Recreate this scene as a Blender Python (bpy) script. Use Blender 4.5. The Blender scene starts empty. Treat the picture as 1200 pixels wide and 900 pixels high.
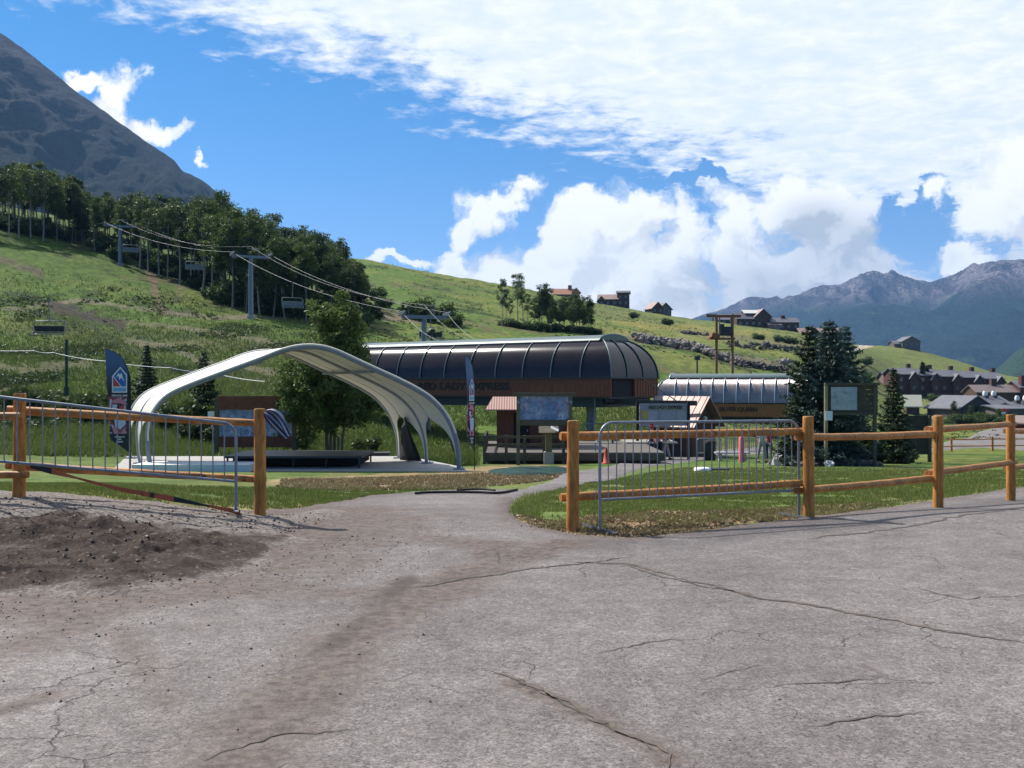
import bpy, math, random
import numpy as np
random.seed(7); RNG = np.random.default_rng(7)
scene = bpy.context.scene
col = scene.collection
F = 1160.0; CH = 1.6
SUN = np.array([-0.80, 0.60, 1.12]); SUN = SUN/np.linalg.norm(SUN)

# ---------------------------------------------------------------- helpers
def P(u, v, Y): return ((u-600)/F*Y, Y, CH+(450-v)/F*Y)
def X_(u, Y): return (u-600)/F*Y

def tag(o, label=None, cat=None, group=None, kind=None):
    if label: o['label'] = label
    if cat: o['category'] = cat
    if group: o['group'] = group
    if kind: o['kind'] = kind
    return o
def empty(name, loc=(0,0,0), rz=0.0, label=None, cat=None, group=None):
    o = bpy.data.objects.new(name, None); col.objects.link(o)
    o.location = loc; o.rotation_euler = (0,0,rz); o.empty_display_size = .3
    return tag(o, label, cat, group)
def link_mesh(name, me, m, parent=None):
    o = bpy.data.objects.new(name, me); col.objects.link(o)
    if m is not None and not me.materials:
        for q in (m if isinstance(m, (list, tuple)) else [m]): me.materials.append(q)
    if parent: o.parent = parent
    return o
KIDS = {}
def copy_tree(o, parent=None):
    c = o.copy(); col.objects.link(c); c.parent = parent
    for ch in list(o.children):
        copy_tree(ch, c)
    return c

class MB:
    def __init__(s): s.v = []; s.f = []; s.mi = []; s.cur = 0; s.smooth = False; s.sm = []
    def add(s, vs, fs):
        b = len(s.v); s.v.extend([tuple(p) for p in vs])
        for f in fs: s.f.append(tuple(i+b for i in f)); s.mi.append(s.cur); s.sm.append(s.smooth)
        return s
    def box(s, c, d, rz=0.0, rx=0.0, ry=0.0):
        hx, hy, hz = d[0]/2, d[1]/2, d[2]/2
        ps = [(x,y,z) for z in (-hz,hz) for y in (-hy,hy) for x in (-hx,hx)]
        out = []
        for x,y,z in ps:
            if rx: y, z = y*math.cos(rx)-z*math.sin(rx), y*math.sin(rx)+z*math.cos(rx)
            if ry: x, z = x*math.cos(ry)+z*math.sin(ry), -x*math.sin(ry)+z*math.cos(ry)
            if rz: x, y = x*math.cos(rz)-y*math.sin(rz), x*math.sin(rz)+y*math.cos(rz)
            out.append((x+c[0], y+c[1], z+c[2]))
        return s.add(out, [(0,2,3,1),(4,5,7,6),(0,1,5,4),(2,6,7,3),(0,4,6,2),(1,3,7,5)])
    def tube(s, pts, r, n=8, cap=True, closed=False, jit=0.0):
        pts = [np.array(p, float) for p in pts]; m = len(pts)
        rs = r if hasattr(r, '__len__') else [r]*m
        vs = []; up = None
        for i, p in enumerate(pts):
            if closed: t = pts[(i+1) % m]-pts[i-1]
            else: t = pts[min(i+1, m-1)]-pts[max(i-1, 0)]
            t = t/(np.linalg.norm(t)+1e-9)
            if up is None:
                a = np.array([0,0,1.]) if abs(t[2]) < .9 else np.array([1.,0,0])
                up = a-t*np.dot(a,t)
            else: up = up-t*np.dot(up,t)
            up = up/(np.linalg.norm(up)+1e-9); sd = np.cross(t, up)
            for k in range(n):
                a = 2*math.pi*k/n; rr = rs[i]*(1+random.uniform(-jit,jit))
                vs.append(p+(up*math.cos(a)+sd*math.sin(a))*rr)
        fs = []
        for i in range(m if closed else m-1):
            j = (i+1) % m
            for k in range(n):
                fs.append((i*n+k, i*n+(k+1)%n, j*n+(k+1)%n, j*n+k))
        sv = s.smooth; s.smooth = n > 5
        s.add(vs, fs); s.smooth = sv
        if cap and not closed:
            s.add([vs[k] for k in range(n)], [tuple(range(n))[::-1]])
            s.add([vs[(m-1)*n+k] for k in range(n)], [tuple(range(n))])
        return s
    def prism(s, pts, off):
        n = len(pts); o = np.array(off, float)
        a = [np.array(p, float) for p in pts]; b = [p+o for p in a]
        fs = [tuple(range(n))[::-1], tuple(range(n, 2*n))]
        fs += [(i, (i+1)%n, n+(i+1)%n, n+i) for i in range(n)]
        return s.add(a+b, fs)
    def quad(s, a, b, c, d): return s.add([a,b,c,d], [(0,1,2,3)])
    def grid(s, rows):
        n = len(rows[0]); vs = [p for r in rows for p in r]
        fs = [(i*n+k, i*n+k+1, (i+1)*n+k+1, (i+1)*n+k) for i in range(len(rows)-1) for k in range(n-1)]
        sv = s.smooth; s.smooth = True; s.add(vs, fs); s.smooth = sv; return s
    def rock(s, c, r, sq=.7, seed=0):
        rg = random.Random(seed*7919+int(abs(c[0])*100))
        vs = []; n, m = 7, 5
        ph = [rg.uniform(.75,1.2) for _ in range(n*(m+1))]
        for j in range(1, m):
            for k in range(n):
                a = 2*math.pi*k/n; b = math.pi*j/m
                q = r*ph[j*n+k]
                vs.append((c[0]+q*math.sin(b)*math.cos(a), c[1]+q*math.sin(b)*math.sin(a), c[2]+q*sq*math.cos(b)))
        fs = [(j*n+k, j*n+(k+1)%n, (j+1)*n+(k+1)%n, (j+1)*n+k)[::-1] for j in range(m-2) for k in range(n)]
        vs.append((c[0],c[1],c[2]+r*sq)); vs.append((c[0],c[1],c[2]-r*sq)); T = len(vs)-2
        fs += [(k, (k+1)%n, T) for k in range(n)] + [((m-2)*n+(k+1)%n, (m-2)*n+k, T+1) for k in range(n)]
        return s.add(vs, fs)
    def build(s, name, m, parent=None, label=None, cat=None, group=None, kind=None):
        me = bpy.data.meshes.new(name); me.from_pydata(s.v, [], s.f)
        if any(s.mi): me.polygons.foreach_set('material_index', s.mi)
        me.polygons.foreach_set('use_smooth', s.sm)
        me.update()
        return tag(link_mesh(name, me, m, parent), label, cat, group, kind)

def mesh_np(name, V, Q, m, parent=None, smooth=False, cols=None, attr='Col'):
    """V (n,3), Q (k,3 or 4) ints"""
    me = bpy.data.meshes.new(name); k = Q.shape[1]
    me.vertices.add(len(V)); me.vertices.foreach_set('co', np.ascontiguousarray(V, dtype=np.float32).ravel())
    me.loops.add(Q.size); me.loops.foreach_set('vertex_index', Q.astype(np.int32).ravel())
    me.polygons.add(len(Q)); me.polygons.foreach_set('loop_start', np.arange(0, Q.size, k, dtype=np.int32))
    me.polygons.foreach_set('use_smooth', np.full(len(Q), smooth))
    me.update(calc_edges=True)
    if cols is not None:
        a = me.color_attributes.new(attr, 'FLOAT_COLOR', 'POINT')
        c4 = np.ones((len(V), 4), np.float32); c4[:, :cols.shape[1]] = cols
        a.data.foreach_set('color', c4.ravel())
    return link_mesh(name, me, m, parent)

# ---- numpy noise
_perm = RNG.random((64, 256, 256)).astype(np.float32)
def vnoise(x, y, k=0):
    x = np.asarray(x, float); y = np.asarray(y, float)
    xi = np.floor(x).astype(int); yi = np.floor(y).astype(int); fx = x-xi; fy = y-yi
    fx = fx*fx*(3-2*fx); fy = fy*fy*(3-2*fy); T = _perm[k % 64]
    a = T[xi & 255, yi & 255]; b = T[(xi+1) & 255, yi & 255]; c = T[xi & 255, (yi+1) & 255]; d = T[(xi+1) & 255, (yi+1) & 255]
    return (a*(1-fx)+b*fx)*(1-fy)+(c*(1-fx)+d*fx)*fy
def fbm(x, y, o=5, k=0, g=.5):
    s = 0; a = 1; t = 0
    for i in range(o): s = s+a*vnoise(x*2**i+i*17.3, y*2**i+i*9.1, k+i); t += a; a *= g
    return s/t            # 0..1
def sst(a, b, x):
    t = np.clip((x-a)/(b-a), 0, 1); return t*t*(3-2*t)

# ---------------------------------------------------------------- node helper
class NT:
    def __init__(s, tree): s.t = tree; s.n = tree.nodes; s.l = tree.links
    def new(s, ty, **kw):
        n = s.n.new(ty)
        for k, v in kw.items(): setattr(n, k, v)
        return n
    def put(s, sock, v):
        if isinstance(v, E): v = v.s
        if hasattr(v, 'is_output'): s.l.new(v, sock)
        else:
            if hasattr(sock.default_value, '__len__') and hasattr(v, '__len__') and len(v) == 3 and len(sock.default_value) == 4: v = (*v, 1)
            sock.default_value = v
    def math(s, op, a, b=None, c=None, clamp=False):
        n = s.new('ShaderNodeMath', operation=op, use_clamp=clamp); s.put(n.inputs[0], a)
        if b is not None: s.put(n.inputs[1], b)
        if c is not None: s.put(n.inputs[2], c)
        return E(s, n.outputs[0])
    def noise(s, vec, scale, detail=4, rough=.5, dist=0.0, out='Fac'):
        n = s.new('ShaderNodeTexNoise'); s.put(n.inputs['Vector'], vec); n.inputs['Scale'].default_value = scale
        n.inputs['Detail'].default_value = detail; n.inputs['Roughness'].default_value = rough; n.inputs['Distortion'].default_value = dist
        return E(s, n.outputs[out])
    def vor(s, vec, scale, feature='F1', out='Distance'):
        n = s.new('ShaderNodeTexVoronoi', feature=feature); s.put(n.inputs['Vector'], vec); n.inputs['Scale'].default_value = scale
        return E(s, n.outputs[out])
    def comb(s, x, y, z):
        n = s.new('ShaderNodeCombineXYZ'); s.put(n.inputs[0], x); s.put(n.inputs[1], y); s.put(n.inputs[2], z); return E(s, n.outputs[0])
    def mix(s, f, a, b):
        n = s.new('ShaderNodeMix', data_type='RGBA'); s.put(n.inputs['Factor'], f); s.put(n.inputs['A'] if False else n.inputs[6], a); s.put(n.inputs[7], b)
        return E(s, n.outputs[2])
    def mul(s, a, b):
        n = s.new('ShaderNodeMix', data_type='RGBA', blend_type='MULTIPLY'); n.inputs[0].default_value = 1; s.put(n.inputs[6], a); s.put(n.inputs[7], b)
        return E(s, n.outputs[2])
    def ss(s, a, b, x):
        n = s.new('ShaderNodeMapRange', interpolation_type='SMOOTHSTEP'); s.put(n.inputs[0], x)
        n.inputs[1].default_value = a; n.inputs[2].default_value = b; return E(s, n.outputs[0])
    def scalev(s, vec, k):
        n = s.new('ShaderNodeVectorMath', operation='MULTIPLY'); s.put(n.inputs[0], vec); n.inputs[1].default_value = k; return E(s, n.outputs[0])
class E:
    def __init__(s, nt, sock): s.nt = nt; s.s = sock
    def __add__(s, o): return s.nt.math('ADD', s, o)
    __radd__ = __add__
    def __sub__(s, o): return s.nt.math('SUBTRACT', s, o)
    def __rsub__(s, o): return s.nt.math('SUBTRACT', o, s)
    def __mul__(s, o): return s.nt.math('MULTIPLY', s, o)
    __rmul__ = __mul__
    def __truediv__(s, o): return s.nt.math('DIVIDE', s, o)
    def max(s, o): return s.nt.math('MAXIMUM', s, o)
    def min(s, o): return s.nt.math('MINIMUM', s, o)

def mat(name, base=(.5,.5,.5), rough=.7, metal=0.0, var=.25, scale=4.0, stretch=(1,1,1), bump=0.0, bscale=None, alt=None, altk=(.45,.65), spec=.5, coord='Object', detail=5, sheen=None, build=None):
    m = bpy.data.materials.new(name); m.use_nodes = True; nt = NT(m.node_tree); bs = m.node_tree.nodes['Principled BSDF']
    bs.inputs['Roughness'].default_value = rough; bs.inputs['Metallic'].default_value = metal; bs.inputs['Specular IOR Level'].default_value = spec
    tc = nt.new('ShaderNodeTexCoord'); vec = E(nt, tc.outputs[coord])
    vec = nt.scalev(vec, stretch)
    nz = nt.noise(vec, scale, detail, .6)
    c = nt.mix(nt.ss(.2,.8,nz), tuple(b*(1-var) for b in base), tuple(min(1, b*(1+var)) for b in base))
    if alt is not None: c = nt.mix(nt.ss(altk[0], altk[1], nt.noise(vec, scale*.37, 4, .6)), c, alt)
    if build: c = build(nt, vec, c, bs) or c
    nt.put(bs.inputs['Base Color'], c)
    if bump:
        b = nt.new('ShaderNodeBump'); b.inputs['Strength'].default_value = 1; b.inputs['Distance'].default_value = bump
        nt.put(b.inputs['Height'], nt.noise(vec, bscale or scale*3, 4, .6)); nt.l.new(b.outputs[0], bs.inputs['Normal'])
    return m
def leafmat(name, a, b, trans=.35, scale=.6):
    m = bpy.data.materials.new(name); m.use_nodes = True; nt = NT(m.node_tree); nd = m.node_tree.nodes
    bs = nd['Principled BSDF']; bs.inputs['Roughness'].default_value = .55; bs.inputs['Specular IOR Level'].default_value = .3
    g = nt.new('ShaderNodeNewGeometry'); tc = nt.new('ShaderNodeTexCoord')
    f = nt.ss(.25,.75, nt.noise(E(nt, tc.outputs['Object']), scale, 3, .6))
    oi = nt.new('ShaderNodeObjectInfo')
    c = nt.mix((f*.6+E(nt, g.outputs['Random Per Island'])*.4), a, b)
    c = nt.mul(c, nt.mix(E(nt, oi.outputs['Random']), (.62,.66,.7), (1.4,1.3,1.1)))
    nt.put(bs.inputs['Base Color'], c)
    tr = nt.new('ShaderNodeBsdfTranslucent'); nt.put(tr.inputs['Color'], c)
    mx = nt.new('ShaderNodeMixShader'); mx.inputs[0].default_value = trans
    nt.l.new(bs.outputs[0], mx.inputs[1]); nt.l.new(tr.outputs[0], mx.inputs[2]); nt.l.new(mx.outputs[0], nd['Material Output'].inputs['Surface'])
    return m

def text_mesh(name, s, size, loc, m, parent, rz=0.0, depth=.01, align='CENTER', sx=1.0, font_bold=0.0, label=None):
    cu = bpy.data.curves.new(name, 'FONT'); cu.body = s; cu.size = size; cu.extrude = depth; cu.align_x = align; cu.align_y = 'CENTER'; cu.offset = font_bold
    t = bpy.data.objects.new(name+'_tmp', cu); col.objects.link(t)
    bpy.context.view_layer.update()
    me = bpy.data.meshes.new_from_object(t.evaluated_get(bpy.context.evaluated_depsgraph_get()))
    bpy.data.objects.remove(t); me.name = name
    n = len(me.vertices); c = np.zeros(n*3); me.vertices.foreach_get('co', c); c = c.reshape(-1,3)
    d = np.stack([c[:,0]*sx, -c[:,2], c[:,1]], 1); me.vertices.foreach_set('co', d.ravel()); me.update()
    me.materials.clear()
    o = link_mesh(name, me, m, parent); o.location = loc; o.rotation_euler = (0,0,rz); tag(o, label)
    return o

# ---------------------------------------------------------------- terrain
near = [(12,0.0),(20,-.45),(30,-1.05)]
def vz(v, Y): return CH+(450-v)/F*Y
COLS = {
 -500:[(40,-1.2),(60,.2),(80,vz(440,80)),(110,vz(370,110)),(135,vz(300,135)),(170,vz(240,170)),(230,vz(190,230)),(400,vz(230,400)),(700,60)],
 0:[(40,-1.3),(60,-.6),(80,vz(450,80)),(110,vz(400,110)),(135,vz(340,135)),(170,vz(275,170)),(230,vz(240,230)),(400,vz(270,400)),(700,50)],
 150:[(40,-1.4),(60,-1.0),(80,vz(455,80)),(115,vz(400,115)),(135,vz(352,135)),(160,vz(318,160)),(190,vz(292,190)),(230,vz(270,230)),(400,vz(285,400)),(700,50)],
 300:[(40,-1.6),(60,-1.4),(80,vz(455,80)),(100,vz(420,100)),(135,vz(372,135)),(160,vz(350,160)),(220,vz(325,220)),(300,vz(305,300)),(420,vz(310,420)),(700,45)],
 430:[(40,-1.7),(60,-2.2),(75,vz(480,75)),(95,vz(440,95)),(130,vz(397,130)),(160,vz(378,160)),(220,vz(352,220)),(350,vz(303,350)),(430,vz(312,430)),(700,35)],
 500:[(40,-1.7),(60,-2.6),(80,vz(490,80)),(110,vz(440,110)),(150,vz(397,150)),(200,vz(372,200)),(380,vz(319,380)),(450,vz(330,450)),(700,30)],
 580:[(40,-1.7),(60,-2.7),(85,vz(485,85)),(120,vz(435,120)),(170,vz(392,170)),(220,vz(372,220)),(400,vz(332,400)),(470,vz(340,470)),(700,25)],
 700:[(40,-1.7),(62,-2.75),(85,vz(495,85)),(110,vz(458,110)),(140,vz(425,140)),(190,vz(395,190)),(240,vz(380,240)),(450,vz(356,450)),(530,vz(364,530)),(700,15)],
 780:[(40,-1.7),(70,-3.1),(95,vz(503,95)),(120,vz(468,120)),(150,vz(436,150)),(200,vz(402,200)),(280,vz(386,280)),(450,vz(370,450)),(530,vz(378,530)),(700,10)],
 850:[(40,-1.7),(70,-3.1),(100,vz(503,100)),(130,vz(472,130)),(160,vz(441,160)),(210,vz(411,210)),(280,vz(396,280)),(440,vz(379,440)),(520,vz(386,520)),(700,5)],
 930:[(40,-1.7),(75,-3.4),(110,vz(503,110)),(160,vz(462,160)),(210,vz(430,210)),(300,vz(405,300)),(440,vz(387,440)),(520,vz(393,520)),(700,0)],
 980:[(40,-1.7),(75,-3.5),(105,vz(517,105)),(150,vz(497,150)),(200,vz(470,200)),(260,vz(440,260)),(350,vz(415,350)),(460,vz(400,460)),(560,vz(404,560)),(750,0)],
 1010:[(40,-1.7),(77,-3.6),(105,vz(518,105)),(150,vz(502,150)),(200,vz(480,200)),(260,vz(458,260)),(350,vz(430,350)),(460,vz(408,460)),(560,vz(405,560)),(750,-10)],
 1050:[(40,-1.7),(77,-3.7),(100,vz(519,100)),(140,vz(507,140)),(200,vz(491,200)),(280,vz(471,280)),(330,vz(462,330)),(420,vz(437,420)),(540,vz(403,540)),(640,vz(408,640)),(800,-15)],
 1110:[(40,-1.7),(77,-3.7),(100,vz(518,100)),(140,vz(506,140)),(210,vz(491,210)),(320,vz(470,320)),(420,vz(442,420)),(540,vz(418,540)),(640,vz(425,640)),(800,-20)],
 1160:[(40,-1.7),(77,-3.7),(100,vz(517,100)),(150,vz(503,150)),(220,vz(492,220)),(330,vz(475,330)),(420,vz(451,420)),(540,vz(435,540)),(640,vz(440,640)),(800,-25)],
 1250:[(40,-1.7),(77,-3.7),(100,vz(517,100)),(150,vz(503,150)),(220,vz(492,220)),(330,vz(478,330)),(420,vz(462,420)),(540,vz(452,540)),(800,-25)],
 1700:[(40,-1.7),(77,-3.7),(150,-5),(220,-6),(540,-8),(800,-25)],
}
_us = np.array(sorted(COLS)); _ug = np.arange(-500, 1701, 12.0); _lg = np.linspace(math.log(8), math.log(16000), 420)
_T0 = []
for u in _us:
    pts = [(8,0.0)]+near+COLS[u]+[(1500,-40),(16000,-120)]
    _T0.append(np.interp(_lg, [math.log(p[0]) for p in pts], [p[1] for p in pts]))
_T0 = np.array(_T0); _T = np.array([np.interp(_ug, _us, _T0[:, j]) for j in range(_T0.shape[1])]).T
def _sm(A, ax, k):
    Kn = np.hanning(2*k+3)[1:-1]; Kn /= Kn.sum(); pad = [(0,0),(0,0)]; pad[ax] = (k,k)
    Ap = np.pad(A, pad, mode='edge'); return np.apply_along_axis(lambda r: np.convolve(r, Kn, 'valid'), ax, Ap)
_T = _sm(_sm(_T, 1, 4), 0, 2)
def G(x, y):
    x = np.asarray(x, float); y = np.asarray(y, float); Y = np.maximum(y, 8.0)
    u = np.clip(600+F*x/Y, -500, 1699.9); fi = (u+500)/12.0; fj = (np.log(Y)-_lg[0])/(_lg[1]-_lg[0])
    fj = np.clip(fj, 0, len(_lg)-1.001); i = fi.astype(int); i = np.minimum(i, len(_ug)-2); j = fj.astype(int); a = fi-i; b = fj-j
    z = (_T[i,j]*(1-a)+_T[i+1,j]*a)*(1-b)+(_T[i,j+1]*(1-a)+_T[i+1,j+1]*a)*b
    z = np.where(y < 8, 0.0, z)
    z = z+.30*sst(2.0, 5.6, -x)*sst(8.2, 10.8, y)*(1-sst(13, 22, y))
    # bumps that grow with distance
    am = sst(60, 160, y)
    z = z+am*((fbm(x/14, y/14, 4, 3)-.5)*1.6+(fbm(x/3.2, y/3.2, 3, 9)-.5)*.5)
    z = z+(fbm(x/2.1, y/2.1, 3, 20)-.5)*.05*sst(14, 20, y)
    return z
def g1(x, y): return float(G(np.array([x]), np.array([y]))[0])
def GP(u, Y, dz=0.0):
    x = X_(u, Y); return (x, Y, g1(x, Y)+dz)
# ================================================================ SETTING
def gpx(u, v):
    lo, hi = 1.0, 400.0
    ys = np.exp(np.linspace(math.log(2.0), math.log(300), 3000)); vv = 450+F*(CH-G((u-600)/F*ys, ys))/ys
    ok = np.where(vv <= v)[0]
    Y = ys[ok[0]] if len(ok) else 300.0
    return ((u-600)/F*Y, Y)
def sdf(px, py, poly):
    d = np.full(px.shape, 1e9); ins = np.zeros(px.shape, bool); n = len(poly)
    for i in range(n):
        ax, ay = poly[i]; bx, by = poly[(i+1) % n]; ex, ey = bx-ax, by-ay
        t = np.clip(((px-ax)*ex+(py-ay)*ey)/(ex*ex+ey*ey+1e-12), 0, 1)
        d = np.minimum(d, np.hypot(px-ax-t*ex, py-ay-t*ey))
        c = ((ay > py) != (by > py)) & (px < (bx-ax)*(py-ay)/(by-ay+1e-12)+ax)
        ins ^= c
    return np.where(ins, d, -d)
def dline(px, py, pts):
    d = np.full(px.shape, 1e9)
    for (ax, ay), (bx, by) in zip(pts[:-1], pts[1:]):
        ex, ey = bx-ax, by-ay; t = np.clip(((px-ax)*ex+(py-ay)*ey)/(ex*ex+ey*ey+1e-12), 0, 1)
        d = np.minimum(d, np.hypot(px-ax-t*ex, py-ay-t*ey))
    return d
def axis(*segs):
    out = []
    for a, b, s in segs: out += list(np.arange(a, b, s))
    return np.array(out+[segs[-1][1]])
def sheet(name, poly, xs, ys, dz, m, hfun=None, cfun=None, edge=.12, parent=None, wob=0.0, kind='structure', **kw):
    Xg, Yg = np.meshgrid(xs, ys); d = sdf(Xg, Yg, poly)
    if wob: d = d+(fbm(Xg*1.7, Yg*1.7, 4, 31)-.5)*wob*2
    Z = G(Xg, Yg)+dz
    if hfun is not None: Z = Z+hfun(Xg, Yg, d)
    Z = Z-np.clip(-d/edge, 0, 1)*(dz+.12)
    keep = d > -edge*2.2; W = len(xs); q = []
    idx = np.arange(Xg.size).reshape(Xg.shape)
    k = keep[:-1,:-1]|keep[1:,:-1]|keep[:-1,1:]|keep[1:,1:]
    Q = np.stack([idx[:-1,:-1][k], idx[:-1,1:][k], idx[1:,1:][k], idx[1:,:-1][k]], 1)
    used, inv = np.unique(Q, return_inverse=True)
    V = np.stack([Xg.ravel(), Yg.ravel(), Z.ravel()], 1)[used]
    cols = None
    if cfun is not None: cols = cfun(V[:,0], V[:,1], d.ravel()[used])
    return tag(mesh_np(name, V, inv.reshape(Q.shape), m, parent, True, cols), kind=kind, **kw)

# ---- ground material: vertex colour = what grows there, left slope toned darker, fine noise on top
def ground_mat():
    m = bpy.data.materials.new('ground'); m.use_nodes = True; nt = NT(m.node_tree); bs = m.node_tree.nodes['Principled BSDF']
    bs.inputs['Roughness'].default_value = .95; bs.inputs['Specular IOR Level'].default_value = .15
    at = nt.new('ShaderNodeVertexColor', layer_name='Col'); g = nt.new('ShaderNodeNewGeometry'); pos = E(nt, g.outputs['Position'])
    n1 = nt.noise(pos, 9, 5, .65); n2 = nt.noise(pos, 1.1, 6, .62); n3 = nt.noise(pos, .3, 4, .6)
    c = nt.mul(E(nt, at.outputs['Color']), nt.mix(nt.ss(.3,.7,n1), (.7,.72,.65), (1.3,1.25,1.3)))
    c = nt.mul(c, nt.mix(nt.ss(.32,.68,n2), (.62,.68,.6), (1.36,1.28,1.3)))
    # pale seed heads and dry stalks in the rough grass
    far = E(nt, at.outputs['Alpha'])
    c = nt.mix(nt.ss(.62,.72,nt.noise(pos, 3.1, 5, .75))*far*.5, c, (.26,.24,.13))
    c = nt.mix(nt.ss(.58,.66,n3)*far*.35, c, (.05,.085,.02))
    nt.put(bs.inputs['Base Color'], c)
    b = nt.new('ShaderNodeBump'); b.inputs['Strength'].default_value = 1; b.inputs['Distance'].default_value = .35
    h = nt.noise(pos, 1.6, 6, .7)
    nt.put(b.inputs['Height'], h*(far*.9+.08)); nt.l.new(b.outputs[0], bs.inputs['Normal'])
    return m
GREEN = np.array([.094,.158,.028]); YEL = np.array([.165,.185,.045]); BRN = np.array([.13,.10,.058]); DRK = np.array([.038,.068,.016]); LAWN = np.array([.088,.132,.032]); STRAW = np.array([.27,.19,.11])
def mixc(c, k, f): f = np.asarray(f)[..., None]; return c*(1-f)+np.asarray(k)*f
def ground_col(x, y, z):
    Y = np.maximum(y, 5); u = 600+F*x/Y; v = 450-F*(z-CH)/Y
    n40 = fbm(x/34, y/34, 5, 5); n8 = fbm(x/7, y/9, 4, 12); n2 = fbm(x/2, y/2.5, 3, 17)
    c = np.tile(LAWN, (len(x), 1))
    c = mixc(c, LAWN*[1.2,1.02,1.05], sst(.5,.66,fbm(x/3, y/5, 4, 44))*.8)
    c = mixc(c, STRAW*.75, sst(.60,.72,fbm(x/1.6+50, y/2.6, 4, 48))*.35)
    hill = sst(34, 46, y)
    h = np.tile(GREEN, (len(x), 1))
    h = mixc(h, YEL, sst(.46,.62,n40*.6+n8*.4)*.85)
    h = mixc(h, BRN, sst(.55,.68,fbm(x/18+9, y/18, 5, 25)*.7+n2*.3)*.7)
    h = mixc(h, DRK, sst(.55,.66,fbm(x/11+40, y/11, 5, 28)*.65+n2*.35)*.85)
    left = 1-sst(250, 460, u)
    h = mixc(h, h*[.82,.86,.8], left)  # whole left slope toned darker
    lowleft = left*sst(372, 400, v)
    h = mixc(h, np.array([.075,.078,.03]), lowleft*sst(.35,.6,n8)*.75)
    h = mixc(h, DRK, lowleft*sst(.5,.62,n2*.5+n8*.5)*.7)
    # upper right meadow paler
    ur = sst(600, 720, u)*sst(180, 300, y)
    h = mixc(h, np.array([.175,.19,.065]), ur*.55)
    def line(pts, w, k, s, soft=.35, nk=55):
        nonlocal h
        d = dline(u, v, pts)+ (fbm(u/14, v/5, 4, nk)-.5)*w*1.6
        h = mixc(h, k, (1-sst(w*soft, w, d))*s)
    G1 = np.array([.19,.16,.115])
    line([(-60,366),(20,362),(95,352),(170,362),(240,372),(330,372),(430,372)], 3.6, G1, .75)
    line([(130,377),(200,382),(300,398),(330,402)], 4, G1*.9, .55)
    line([(60,360),(95,368),(145,380)], 8, np.array([.05,.04,.032]), .95)
    line([(172,308),(180,330),(183,350),(190,366)], 6, np.array([.16,.115,.075]), .8)
    line([(212,330),(210,350)], 4, np.array([.14,.11,.07]), .6)
    line([(-40,318),(0,305),(30,313),(48,322)], 7, np.array([.11,.085,.06]), .8)
    line([(432,360),(450,370),(485,372),(520,371)], 7, np.array([.21,.165,.115]), .9)
    line([(150,400),(200,408),(240,425),(330,436)], 5, np.array([.17,.14,.10]), .55)
    line([(0,430),(40,436),(100,425)], 9, np.array([.12,.10,.065]), .5)
    line([(0,455),(40,450)], 8, np.array([.13,.11,.07]), .5)
    line([(355,412),(430,408)], 5, np.array([.15,.12,.08]), .6)
    line([(735,397),(800,402),(850,418),(905,428)], 8, np.array([.17,.145,.10]), .8)
    line([(800,389),(830,391),(940,405)], 6, np.array([.16,.14,.09]), .6)
    line([(720,379),(850,388),(900,392)], 6, np.array([.24,.22,.06]), .7)
    line([(700,385),(760,392),(840,400),(930,418)], 6, np.array([.24,.235,.06]), .5)
    line([(960,412),(1000,410),(1022,404)], 3, np.array([.5,.43,.33]), .95, soft=.6)
    line([(1000,432),(1040,445),(1060,452)], 8, np.array([.07,.085,.035]), .8)
    line([(1090,490),(1115,480),(1090,470)], 4, np.array([.3,.26,.19]), .7)
    line([(540,500),(560,478),(600,465)], 26, np.array([.12,.19,.03]), .5)
    c = c*(1-hill[:, None])+h*hill[:, None]
    # bare straw and dirt round the canopy slab
    s = sdf(u, v, [(300,566),(330,561),(420,557),(520,551),(600,543),(665,545),(672,556),(655,561),(620,566),(560,572),(470,574),(380,572)])
    s = s+(fbm(u/18, v/3, 4, 61)-.5)*9
    c = mixc(c, STRAW, sst(-2, 3, s)*(1-hill*0)*np.where(y < 60, .85, 0)*sst(.25,.5,n2+.12))
    # trodden strip in front of the barrier, worn spots
    s2 = sdf(u, v, [(596,606),(650,610),(740,598),(800,597),(880,594),(940,590),(1010,588),(1040,592),(1000,602),(880,616),(760,634),(680,630),(620,620)])+(fbm(u/12, v/4, 4, 66)-.5)*12
    c = mixc(c, np.array([.25,.17,.105]), sst(-1, 4, s2)*.9)
    sp = np.exp(-(((u-1057)/22)**2+((v-553)/5)**2)); c = mixc(c, STRAW*.8, sp*.6)
    s3 = sdf(u, v, [(0,596),(0,579),(150,584),(300,590),(420,590),(430,600),(300,606)])+(fbm(u/9, v/3, 4, 69)-.5)*9
    c = mixc(c, STRAW*[.9,.95,.85], sst(-5, 3, s3)*.55)
    al = hill*.9+.05
    return np.concatenate([c, al[:, None]], 1)
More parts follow.
